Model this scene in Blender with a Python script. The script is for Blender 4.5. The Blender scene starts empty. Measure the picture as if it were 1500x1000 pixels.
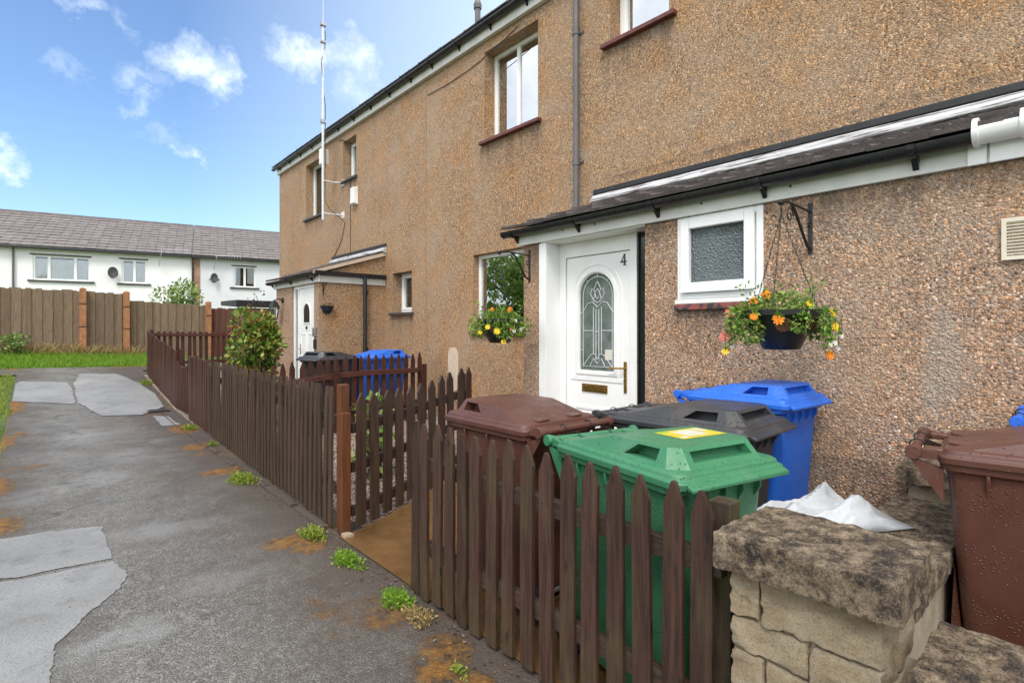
import bpy, math, random
from mathutils import Vector, Matrix, noise as mnoise
R = math.radians
rnd = random.Random(7)
scene = bpy.context.scene
COL = scene.collection
ROOTM = {}          # root object name -> world matrix

# ------------------------------------------------------------------ mesh builder
class MB:
    def __init__(s): s.v = []; s.f = []
    def add(s, vs, fs):
        o = len(s.v); s.v += [Vector(p) for p in vs]; s.f += [tuple(i+o for i in f) for f in fs]
    def quad(s, a, b, c, d): s.add([a, b, c, d], [(0, 1, 2, 3)])
    def box(s, x0, x1, y0, y1, z0, z1):
        if x0 > x1: x0, x1 = x1, x0
        if y0 > y1: y0, y1 = y1, y0
        s.add([(x0,y0,z0),(x1,y0,z0),(x1,y1,z0),(x0,y1,z0),(x0,y0,z1),(x1,y0,z1),(x1,y1,z1),(x0,y1,z1)],
              [(0,3,2,1),(4,5,6,7),(0,1,5,4),(1,2,6,5),(2,3,7,6),(3,0,4,7)])
    def obox(s, c, u, v, w):
        c, u, v, w = map(Vector, (c, u, v, w))
        p = [c-u-v-w, c+u-v-w, c+u+v-w, c-u+v-w, c-u-v+w, c+u-v+w, c+u+v+w, c-u+v+w]
        s.add(p, [(0,3,2,1),(4,5,6,7),(0,1,5,4),(1,2,6,5),(2,3,7,6),(3,0,4,7)])
    def extrude(s, poly, vec):
        vec = Vector(vec); n = len(poly); a = [Vector(p) for p in poly]
        s.add(a + [p+vec for p in a], [tuple(range(n))[::-1], tuple(range(n, 2*n))] + [(i, (i+1) % n, (i+1) % n+n, i+n) for i in range(n)])
    def loft(s, rings, cap0=True, cap1=True, closed=True):
        n = len(rings[0]); vs = [p for r in rings for p in r]; fs = []
        for k in range(len(rings)-1):
            for i in range(n if closed else n-1):
                j = (i+1) % n
                fs.append((k*n+i, k*n+j, (k+1)*n+j, (k+1)*n+i))
        if cap0: fs.append(tuple(range(n))[::-1])
        if cap1: fs.append(tuple((len(rings)-1)*n+i for i in range(n)))
        s.add(vs, fs)
    def tube(s, pts, r, n=8, cap=True):
        pts = [Vector(p) for p in pts]; rings = []
        rr = r if isinstance(r, (list, tuple)) else [r]*len(pts)
        prev = None
        for i, p in enumerate(pts):
            d = (pts[min(i+1, len(pts)-1)] - pts[max(i-1, 0)]).normalized()
            if prev is None:
                a = d.cross(Vector((0, 0, 1)) if abs(d.z) < .9 else Vector((1, 0, 0))).normalized()
            else:
                a = (prev - d*prev.dot(d)).normalized()
            prev = a; b = d.cross(a)
            rings.append([p + (a*math.cos(t*2*math.pi/n) + b*math.sin(t*2*math.pi/n))*rr[i] for t in range(n)])
        s.loft(rings, cap, cap)
    def lathe(s, prof, c=(0, 0, 0), n=24, axis='z'):
        c = Vector(c); rings = []
        for r, h in prof:
            ring = []
            for i in range(n):
                a = 2*math.pi*i/n
                p = {'z': (r*math.cos(a), r*math.sin(a), h), 'x': (h, r*math.cos(a), r*math.sin(a)), 'y': (r*math.sin(a), h, r*math.cos(a))}[axis]
                ring.append(c + Vector(p))
            rings.append(ring)
        s.loft(rings)
    def rock(s, x0, x1, y0, y1, z0, z1, res=.03, amp=.01, freq=9, rnd_edge=.012, seed=0):
        """block with its six faces gridded, corners rounded and the surface roughened"""
        c = Vector(((x0+x1)/2, (y0+y1)/2, (z0+z1)/2)); h = Vector(((x1-x0)/2, (y1-y0)/2, (z1-z0)/2))
        off = Vector((seed*3.7, seed*1.3, seed*7.1))
        for ax in range(3):
            a1, a2 = (ax+1) % 3, (ax+2) % 3
            n1 = max(2, int(2*h[a1]/res)); n2 = max(2, int(2*h[a2]/res))
            for sg in (-1, 1):
                vs = []; fs = []
                for i in range(n1+1):
                    for j in range(n2+1):
                        p = Vector((0, 0, 0)); p[ax] = sg*h[ax]; p[a1] = (2*i/n1-1)*h[a1]; p[a2] = (2*j/n2-1)*h[a2]
                        q = Vector([max(-h[k]+rnd_edge, min(h[k]-rnd_edge, p[k])) for k in range(3)])
                        d = p-q
                        if d.length > 1e-6: p = q + d.normalized()*rnd_edge
                        nn = d.normalized() if d.length > 1e-6 else p.normalized()
                        w = c+p+off
                        p = p + nn*(mnoise.noise(w*freq)*amp + mnoise.noise(w*freq*3.1)*amp*.55 + mnoise.noise(w*freq*7)*amp*.25)
                        vs.append(c+p)
                for i in range(n1):
                    for j in range(n2):
                        q = (i*(n2+1)+j, (i+1)*(n2+1)+j, (i+1)*(n2+1)+j+1, i*(n2+1)+j+1)
                        fs.append(q if sg > 0 else q[::-1])
                s.add(vs, fs)
    def build(s, name, mat, parent=None, local=False, smooth=None, bevel=None, label=None, mesh_only=False, merge=False):
        me = bpy.data.meshes.new(name)
        me.from_pydata([tuple(p) for p in s.v], [], s.f)
        if parent is not None and not local:
            root = parent
            while root.parent: root = root.parent
            me.transform(ROOTM[root.name].inverted())
        if merge:
            import bmesh
            bm = bmesh.new(); bm.from_mesh(me); bmesh.ops.remove_doubles(bm, verts=bm.verts, dist=1e-5); bm.to_mesh(me); bm.free()
        for m in (mat if isinstance(mat, (list, tuple)) else [mat]): me.materials.append(m)
        me.update()
        if smooth is not None:
            for p in me.polygons: p.use_smooth = True
            me.set_sharp_from_angle(angle=R(smooth))
        if mesh_only: return me
        o = bpy.data.objects.new(name, me); COL.objects.link(o)
        if parent is not None: o.parent = parent
        if bevel: add_bevel(o, bevel)
        if label: o['label'] = label
        return o
def add_bevel(o, w, seg=2):
    b = o.modifiers.new('bevel', 'BEVEL'); b.width = w; b.segments = seg; b.limit_method = 'ANGLE'; b.angle_limit = R(40)
def put(me, name, parent, loc, rotz=0, tilt=(0, 0)):
    o = bpy.data.objects.new(name, me); COL.objects.link(o); o.parent = parent
    o.location = loc; o.rotation_euler = (tilt[0], tilt[1], rotz); return o
def tag(o, label=None, cat=None, group=None, kind=None):
    if label: o['label'] = label
    if cat: o['category'] = cat
    if group: o['group'] = group
    if kind: o['kind'] = kind
    return o
def thing(name, loc, rotz, label, cat, group=None):
    o = bpy.data.objects.new(name, None); COL.objects.link(o)
    o.location = loc; o.rotation_euler = (0, 0, rotz); o.empty_display_size = .2
    ROOTM[o.name] = Matrix.Translation(loc) @ Matrix.Rotation(rotz, 4, 'Z')
    return tag(o, label, cat, group)
def copy_tree(o, parent=None):
    c = o.copy(); COL.objects.link(c); c.parent = parent
    for ch in list(o.children): copy_tree(ch, c)
    return c
def single(o, label, cat, group=None): return tag(o, label, cat, group)

# ------------------------------------------------------------------ material helpers
class NT:
    def __init__(s, name):
        s.m = bpy.data.materials.new(name); s.m.use_nodes = True; s.t = s.m.node_tree
        s.b = s.t.nodes['Principled BSDF']; s.out = s.t.nodes['Material Output']
    def n(s, typ, ins=None, **props):
        nd = s.t.nodes.new(typ)
        for k, v in props.items(): setattr(nd, k, v)
        for k, v in (ins or {}).items(): s.set(nd.inputs[k], v)
        return nd
    def set(s, sock, v):
        if hasattr(v, 'is_output'): s.t.links.new(v, sock)
        elif isinstance(v, (tuple, list)) and len(v) == 3 and len(sock.default_value) == 4: sock.default_value = (*v, 1)
        else: sock.default_value = v
    def P(s, **k):
        names = {'col': 'Base Color', 'rough': 'Roughness', 'metal': 'Metallic', 'spec': 'Specular IOR Level', 'normal': 'Normal', 'coat': 'Coat Weight', 'coatr': 'Coat Roughness', 'sub': 'Subsurface Weight'}
        for a, v in k.items(): s.set(s.b.inputs[names[a]], v)
    def obj(s): return s.n('ShaderNodeTexCoord').outputs['Object']
    def pos(s): return s.n('ShaderNodeNewGeometry').outputs['Position']
    def map(s, vec, scale): return s.n('ShaderNodeMapping', {'Vector': vec, 'Scale': scale}).outputs[0]
    def noise(s, vec, scale, detail=4, rough=.55, dist=0):
        return s.n('ShaderNodeTexNoise', {'Vector': vec, 'Scale': scale, 'Detail': detail, 'Roughness': rough, 'Distortion': dist}).outputs[0]
    def ramp(s, fac, stops, interp='LINEAR'):
        nd = s.n('ShaderNodeValToRGB', {'Fac': fac}); cr = nd.color_ramp; cr.interpolation = interp
        while len(cr.elements) < len(stops): cr.elements.new(.5)
        for e, (p, c) in zip(cr.elements, stops):
            e.position = p; e.color = (c, c, c, 1) if not isinstance(c, (tuple, list)) else (*c, 1)
        return nd.outputs[0]
    def mix(s, fac, a, b, mode='MIX'):
        nd = s.n('ShaderNodeMix', data_type='RGBA', blend_type=mode)
        s.set(nd.inputs[0], fac); s.set(nd.inputs[6], a); s.set(nd.inputs[7], b); return nd.outputs[2]
    def math(s, op, a, b=0, clamp=False):
        nd = s.n('ShaderNodeMath', operation=op, use_clamp=clamp); s.set(nd.inputs[0], a); s.set(nd.inputs[1], b); return nd.outputs[0]
    def bump(s, h, dist, strength=1, normal=None):
        ins = {'Height': h, 'Distance': dist, 'Strength': strength}
        if normal: ins['Normal'] = normal
        return s.n('ShaderNodeBump', ins).outputs[0]
    def island(s): return s.n('ShaderNodeNewGeometry').outputs['Random Per Island']
    def orand(s): return s.n('ShaderNodeObjectInfo').outputs['Random']

def simple(name, col, rough=.5, var=.15, scale=8, bump=0, bscale=60, **k):
    t = NT(name); v = t.obj()
    nz = t.noise(v, scale, 5)
    dark = tuple(c*(1-var) for c in col); lite = tuple(min(1, c*(1+var)) for c in col)
    t.P(col=t.ramp(nz, [(.3, dark), (.7, lite)]), rough=t.ramp(t.noise(v, scale*2.3, 3), [(.3, max(0, rough-.08)), (.7, min(1, rough+.1))]), **k)
    if bump: t.P(normal=t.bump(t.noise(v, bscale, 4), bump))
    return t.m

def pebbledash(name, stops, mortar, scale, pale, pale_amt, warm, bump, low=False):
    t = NT(name); v = t.obj()
    dis = t.n('ShaderNodeVectorMath', {0: t.n('ShaderNodeTexNoise', {'Vector': v, 'Scale': scale*.9, 'Detail': 2.0}).outputs[1], 1: (.011, .011, .011)}, operation='MULTIPLY').outputs[0]
    w = t.n('ShaderNodeVectorMath', {0: v, 1: dis}, operation='ADD').outputs[0]
    def layer(sc):
        vo = t.n('ShaderNodeTexVoronoi', {'Vector': w, 'Scale': sc, 'Randomness': 1.0})
        rr = t.n('ShaderNodeSeparateColor', {'Color': vo.outputs['Color']})
        br = t.ramp(rr.outputs[2], [(0, (.18, .17, .16)), (.14, (.48, .47, .46)), (.55, (1.0, 1.0, 1.0)), (.88, (1.35, 1.35, 1.35)), (1, (1.9, 1.95, 2.0))])
        return vo.outputs['Distance'], t.mix(1.0, t.ramp(rr.outputs[0], stops), br, 'MULTIPLY'), rr.outputs[1]
    d1, c1, r1 = layer(scale); d2, c2, r2 = layer(scale*1.9)
    big_chip = t.math('GREATER_THAN', r1, .35)
    stone = t.mix(big_chip, c2, c1); dist = t.math('ADD', t.math('MULTIPLY', big_chip, d1), t.math('MULTIPLY', t.math('SUBTRACT', 1, big_chip), d2))
    mf = t.math('ADD', dist, t.math('MULTIPLY', t.math('SUBTRACT', t.noise(v, 3.5, 5), .5), .6))
    c = t.mix(t.ramp(mf, [(.52, 0), (.78, .85)]), stone, mortar)
    c = t.mix(t.math('MULTIPLY', t.ramp(t.noise(v, .9, 6, .6), [(.42, 0), (.66, 1)]), pale_amt), c, pale)
    c = t.mix(t.math('MULTIPLY', t.ramp(t.noise(v, 1.7, 5, .6), [(.45, 0), (.62, 1)]), .42), c, warm, 'SOFT_LIGHT')
    patch = t.ramp(t.noise(t.map(v, (1, 1, .8)), 2.3, 3, .4, .6), [(.66, 0), (.71, 1)])
    c = t.mix(t.math('MULTIPLY', patch, .5), c, (.36, .31, .25))
    streak = t.ramp(t.noise(t.map(v, (2.2, 2.2, .5)), 1.6, 6, .65), [(.56, 0), (.8, 1)])
    c = t.mix(t.math('MULTIPLY', streak, .35), c, (.11, .085, .07))
    # grime washed down below sills and from the boards above (fixed stains on the wall)
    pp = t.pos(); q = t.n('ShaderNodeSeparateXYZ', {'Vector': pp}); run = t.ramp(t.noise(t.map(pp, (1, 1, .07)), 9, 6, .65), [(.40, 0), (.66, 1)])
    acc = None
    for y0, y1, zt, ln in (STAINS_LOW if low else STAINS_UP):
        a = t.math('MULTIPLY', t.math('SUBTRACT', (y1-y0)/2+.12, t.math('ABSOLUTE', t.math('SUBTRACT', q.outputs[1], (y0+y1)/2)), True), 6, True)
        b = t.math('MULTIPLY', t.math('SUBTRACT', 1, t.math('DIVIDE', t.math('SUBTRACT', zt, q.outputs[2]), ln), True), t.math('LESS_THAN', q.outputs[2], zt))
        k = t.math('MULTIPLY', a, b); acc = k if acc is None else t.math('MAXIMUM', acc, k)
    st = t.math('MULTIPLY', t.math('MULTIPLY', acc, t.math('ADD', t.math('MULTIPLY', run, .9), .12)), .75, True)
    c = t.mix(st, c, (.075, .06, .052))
    t.P(col=c, rough=.7, spec=.4, normal=t.bump(t.math('SUBTRACT', 1.0, dist), bump, 1))
    return t.m
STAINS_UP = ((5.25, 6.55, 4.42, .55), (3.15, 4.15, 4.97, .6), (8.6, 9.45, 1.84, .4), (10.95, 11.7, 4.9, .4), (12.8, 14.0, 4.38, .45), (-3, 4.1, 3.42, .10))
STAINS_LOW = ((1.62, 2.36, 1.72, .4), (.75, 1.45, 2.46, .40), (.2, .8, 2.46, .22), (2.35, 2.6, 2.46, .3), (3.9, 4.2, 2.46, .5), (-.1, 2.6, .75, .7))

M = {}
M['dash_upper'] = pebbledash('pebbledash upper', [(0, (.235,.135,.068)), (.25, (.44,.225,.088)), (.5, (.32,.205,.128)), (.75, (.455,.325,.205)), (1, (.40,.215,.10))], (.30, .215, .142), 68, (.44, .352, .268), .34, (.62, .42, .2), .008)
M['dash_lower'] = pebbledash('pebbledash lower', [(0, (.25,.155,.10)), (.22, (.50,.25,.105)), (.42, (.33,.235,.175)), (.62, (.53,.385,.275)), (.8, (.46,.235,.12)), (1, (.41,.33,.265))], (.37, .28, .21), 72, (.45, .375, .305), .35, (.64, .44, .29), .009, True)
def upvc():
    t = NT('white upvc'); v = t.obj()
    t.P(col=t.ramp(t.noise(v, 3, 5), [(.3, (.80, .80, .78)), (.7, (.88, .88, .87))]), rough=.28)
    return t.m
M['upvc'] = upvc()
M['white_paint'] = simple('white painted board', (.66, .65, .61), .45, .1, 5)
def peel():
    t = NT('peeling white paint'); v = t.obj()
    m = t.ramp(t.noise(t.map(v, (2, .22, 3.5)), 10, 8, .7), [(.41, 0), (.53, 1)])
    t.P(col=t.mix(m, (.09, .07, .065), (.56, .56, .57)), rough=t.ramp(m, [(0, .8), (1, .3)])); return t.m
M['peel'] = peel()
M['black_plastic'] = simple('black gutter plastic', (.018, .018, .02), .3, .3, 12, .0008, 40)
M['grey_plastic'] = simple('grey pipe plastic', (.115, .105, .105), .38, .2, 6, .0005, 50)
M['iron'] = simple('wrought iron', (.014, .013, .013), .55, .4, 40, .001, 200)
M['brass'] = simple('brass', (.42, .25, .075), .28, .25, 40, .0003, 200, metal=.9)
M['chrome'] = simple('grey metal', (.4, .4, .41), .35, .2, 20, metal=.8)
M['lead'] = simple('lead came', (.60, .61, .62), .35, .1, 30)
M['dark_gap'] = simple('dark side glass', (.018, .022, .022), .08, .2, 4)
M['red_sill'] = simple('red sill tile', (.125, .032, .025), .5, .35, 14, .001, 60)
def mixed_sill():
    t = NT('worn red sill paint'); v = t.obj()
    t.P(col=t.mix(t.ramp(t.noise(v, 14, 6, .6), [(.45, 0), (.55, 1)]), (.03, .03, .035), (.27, .07, .055)), rough=.45); return t.m
M['worn_sill'] = mixed_sill()
M['grey_sill'] = simple('grey sill', (.06, .055, .052), .6, .3, 12)
M['curtain'] = simple('net curtain', (.84, .84, .86), .9, .05, 4)
M['bracket_white'] = simple('white mast paint', (.66, .66, .66), .4, .1, 10)
M['alarm'] = simple('white alarm plastic', (.75, .74, .70), .35, .06, 6)
M['cream_vent'] = simple('cream vent plastic', (.66, .59, .47), .4, .08, 20)
M['cable'] = simple('dark cable', (.03, .03, .03), .6, .2, 10)
def glass(name, tint, rfac, rough=0.0, bump=0, bscale=120, behind=(.0, .0, .0)):
    t = NT(name); v = t.obj()
    nrm = None
    if bump:
        vo = t.n('ShaderNodeTexVoronoi', {'Vector': t.mix(.06, v, t.n('ShaderNodeTexNoise', {'Vector': v, 'Scale': 30.0}).outputs[1]), 'Scale': bscale}, feature='SMOOTH_F1')
        nrm = t.bump(vo.outputs['Distance'], bump)
    g = t.n('ShaderNodeBsdfGlossy', {'Color': (.95, .97, .96), 'Roughness': rough})
    fr = t.n('ShaderNodeFresnel', {'IOR': 1.6})
    tr = t.n('ShaderNodeBsdfTransparent', {'Color': tint})
    if nrm: t.set(g.inputs['Normal'], nrm); t.set(fr.inputs['Normal'], nrm)
    fac = t.math('ADD', fr.outputs[0], rfac, True)
    ms = t.n('ShaderNodeMixShader', {0: fac, 1: tr.outputs[0], 2: g.outputs[0]})
    t.t.links.new(ms.outputs[0], t.out.inputs[0]); return t.m
M['glass'] = glass('window glass', (.8, .85, .84), .16)
M['far_glass'] = glass('distant window glass', (.96, .97, .97), .03)
def dglass():
    t = NT('leaded door glass'); v = t.obj()
    t.P(col=t.ramp(t.noise(v, 7, 5, .6), [(.3, (.07, .10, .085)), (.7, (.19, .22, .21))]), rough=.09, spec=.75, normal=t.bump(t.noise(v, 35, 2), .002)); return t.m
M['door_glass'] = dglass()
M['glass_low'] = glass('downstairs glass', (.8, .85, .84), .40)
M['glass_upper'] = glass('upstairs glass', (.9, .92, .93), .55)
def obscure():
    t = NT('obscured bathroom glass'); v = t.obj()
    w = t.n('ShaderNodeVectorMath', {0: v, 1: t.n('ShaderNodeVectorMath', {0: t.n('ShaderNodeTexNoise', {'Vector': v, 'Scale': 25.0}).outputs[1], 1: (.012, .012, .012)}, operation='MULTIPLY').outputs[0]}, operation='ADD').outputs[0]
    vo = t.n('ShaderNodeTexVoronoi', {'Vector': w, 'Scale': 62.0})
    t.P(col=t.ramp(t.noise(v, 2.5, 3), [(.3, (.07, .088, .09)), (.7, (.125, .15, .152))]), rough=.14, spec=.8, normal=t.bump(vo.outputs['Distance'], .009, 1)); return t.m
M['obscure'] = obscure()
M['hall'] = simple('dim green-grey hall', (.085, .10, .09), .9, .5, 3)  # panel colour stands in for the unlit hall
M['backing'] = simple('dim room behind glass', (.02, .023, .022), .9, .3, 3)  # near-black panel colour, the room's darkness painted in

def rooftile(name, a, b, rough, isl=.45):
    t = NT(name); v = t.obj()
    c = t.mix(t.ramp(t.noise(v, 6, 6, .7), [(.35, 0), (.7, 1)]), a, b)
    c = t.mix(t.math('MULTIPLY', t.island(), isl), c, tuple(x*.5 for x in a))
    t.P(col=c, rough=rough, normal=t.bump(t.noise(v, 70, 4), .004)); return t.m
M['tile_dark'] = rooftile('dark concrete tile', (.075, .06, .06), (.15, .125, .12), .6)
M['tile_far'] = rooftile('grey brown tile', (.155, .132, .126), (.25, .222, .21), .6, .25)
def render_white(name, col):
    t = NT(name); v = t.obj()
    t.P(col=t.ramp(t.noise(t.map(v, (1, 1, .6)), 1.5, 6, .6), [(.3, tuple(c*.9 for c in col)), (.7, col)]), rough=.85, normal=t.bump(t.noise(v, 40, 4), .006)); return t.m
M['render_white'] = render_white('white render', (.88, .88, .86))
M['render_grey'] = render_white('pale grey render', (.72, .73, .75))
M['brick'] = simple('orange brick edge', (.33, .2, .13), .85, .4, 9, .004, 40)

def wood(name, a, b, algae, al_amt, rough=.62, up='z', isl=False):
    t = NT(name); v = t.obj(); r = t.island() if isl else t.orand()
    off = t.n('ShaderNodeVectorMath', {0: v, 1: t.n('ShaderNodeCombineXYZ', {'X': t.math('MULTIPLY', r, 40), 'Y': t.math('MULTIPLY', r, 17), 'Z': t.math('MULTIPLY', r, 29)}).outputs[0]}, operation='ADD').outputs[0]
    sc = {'z': (1, 1, .06), 'x': (.06, 1, 1), 'y': (1, .06, 1)}[up]
    g = t.noise(t.map(off, sc), 55, 6, .65, .6)
    c = t.ramp(g, [(.3, a), (.68, b)])
    c = t.mix(t.math('MULTIPLY', t.math('SUBTRACT', r, .2, True), .55), c, tuple(x*.55 for x in a))
    al = t.ramp(t.noise(t.map(off, tuple(max(q, .25) for q in sc)), 9, 5, .6), [(.48, 0), (.7, 1)])
    c = t.mix(t.math('MULTIPLY', al, al_amt), c, algae)
    vo = t.n('ShaderNodeTexVoronoi', {'Vector': t.map(off, tuple(3 if q == 1 else 1.1 for q in sc)), 'Scale': 3.2})
    knot = t.ramp(vo.outputs['Distance'], [(.06, 1), (.13, 0)])
    if up == 'z':
        zz = t.n('ShaderNodeSeparateXYZ', {'Vector': v}).outputs[2]
        foot = t.math('MULTIPLY', t.math('SUBTRACT', 1, t.math('DIVIDE', zz, .38), True), t.ramp(t.noise(t.map(off, (1, 1, .4)), 14, 6, .65), [(.38, 0), (.62, 1)]))
        c = t.mix(t.math('MULTIPLY', foot, al_amt*1.4, True), c, algae)
    c = t.mix(t.math('MULTIPLY', knot, .7), c, tuple(x*.4 for x in a))
    wear = t.ramp(t.noise(t.map(off, tuple(max(q, .2) for q in sc)), 26, 7, .75), [(.62, 0), (.74, 1)])
    c = t.mix(t.math('MULTIPLY', wear, .3), c, tuple(min(1, x*2.0) for x in b))
    t.P(col=c, rough=rough, spec=.35, normal=t.bump(t.math('SUBTRACT', g, t.math('MULTIPLY', knot, .3)), .005, .9)); return t.m
M['picket'] = wood('dark stained picket wood', (.022, .011, .008), (.088, .042, .030), (.080, .064, .030), .5, .5)
M['picket_red'] = wood('red brown picket wood', (.040, .013, .009), (.095, .033, .023), (.06, .035, .02), .3, .5)
M['picket_grey'] = wood('weathered picket wood', (.028, .015, .010), (.092, .052, .034), (.070, .052, .028), .4, .6)
M['rail'] = wood('dark rail wood', (.026, .015, .011), (.07, .042, .03), (.055, .055, .028), .4, .6, 'y')
M['rail_x'] = wood('dark cross rail wood', (.026, .015, .011), (.07, .042, .03), (.055, .055, .028), .3, .6, 'x')
M['rail_red'] = wood('red brown rail wood', (.05, .015, .011), (.11, .038, .027), (.05, .03, .02), .2, .5, 'x')
M['post_orange'] = wood('orange stained post', (.09, .028, .010), (.21, .068, .022), (.08, .045, .025), .4, .5)
M['post_mossy'] = wood('mossy old post', (.02, .015, .009), (.06, .04, .022), (.11, .12, .022), .7, .8)
M['fence_pale'] = wood('weathered fence board', (.14, .094, .06), (.30, .22, .145), (.20, .15, .09), .35, .8, 'z', True)
M['fence_red'] = wood('red brown fence board', (.11, .045, .03), (.22, .105, .075), (.12, .08, .05), .2, .8, 'z', True)
M['post_terra'] = simple('terracotta painted post', (.36, .16, .07), .75, .25, 10, .002, 60)

def plastic(name, col, wet=.25, dirt=(.05, .04, .03), dirt_amt=.2, fade=.15):
    t = NT(name); v = t.obj()
    c = t.mix(t.ramp(t.noise(v, 3, 6, .65), [(.35, 0), (.75, 1)]), col, tuple(min(1, x*(1+fade)+.01) for x in col))
    d = t.ramp(t.noise(t.map(v, (1, 1, .5)), 6, 8, .7), [(.52, 0), (.72, 1)])
    c = t.mix(t.math('MULTIPLY', d, dirt_amt), c, dirt)
    scf = t.math('MULTIPLY', t.ramp(t.noise(t.map(v, (9, 9, 1.2)), 7, 8, .75, 1.5), [(.60, 0), (.66, 1)]), t.ramp(t.noise(v, 4, 3), [(.45, 0), (.6, 1)]))
    c = t.mix(t.math('MULTIPLY', scf, .35), c, tuple(min(1, x*1.6+.10) for x in col))
    vo = t.n('ShaderNodeTexVoronoi', {'Vector': v, 'Scale': 85.0})
    rr = t.n('ShaderNodeSeparateColor', {'Color': vo.outputs['Color']})
    drop = t.math('MULTIPLY', t.ramp(vo.outputs['Distance'], [(.12, 1), (.34, 0)]), t.ramp(rr.outputs[0], [(.62, 0), (.66, 1)]))
    nz = t.bump(t.noise(v, 220, 3), .0006)
    t.P(col=c, rough=t.mix(drop, t.ramp(t.noise(v, 9, 5), [(.3, wet), (.7, wet+.25)]), (.04, .04, .04)), spec=.5, normal=t.bump(drop, .0035, 1, nz)); return t.m
M['bin_green'] = plastic('green bin plastic', (.036, .175, .080), .32, (.12, .21, .13), .4)
M['bin_brown'] = plastic('brown bin plastic', (.090, .032, .021), .26, (.15, .085, .065), .35)
M['bin_blue'] = plastic('blue bin plastic', (.014, .125, .58), .34, (.05, .12, .32), .3)
M['bin_black'] = plastic('charcoal bin plastic', (.034, .035, .038), .28, (.10, .075, .06), .6)
M['rubber'] = simple('wheel rubber', (.015, .015, .015), .8, .2, 20)
M['pocket'] = simple('bin label white', (.75, .74, .68), .4, .1, 10)
def sticker():
    t = NT('yellow bin sticker'); v = t.obj()
    s = t.n('ShaderNodeSeparateXYZ', {'Vector': v})
    y = (.78, .68, .05)
    c = t.mix(t.ramp(t.noise(v, 14, 2), [(.48, 0), (.52, 1)], 'LINEAR'), y, (.82, .80, .66))
    t.P(col=c, rough=.35); return t.m
M['sticker_yellow'] = simple('yellow sticker', (.62, .50, .03), .35, .08, 20)
M['sticker_white'] = simple('white sticker', (.62, .60, .50), .35, .05, 20)
M['sticker_green'] = simple('green sticker print', (.22, .5, .05), .35, .05, 20)

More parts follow.
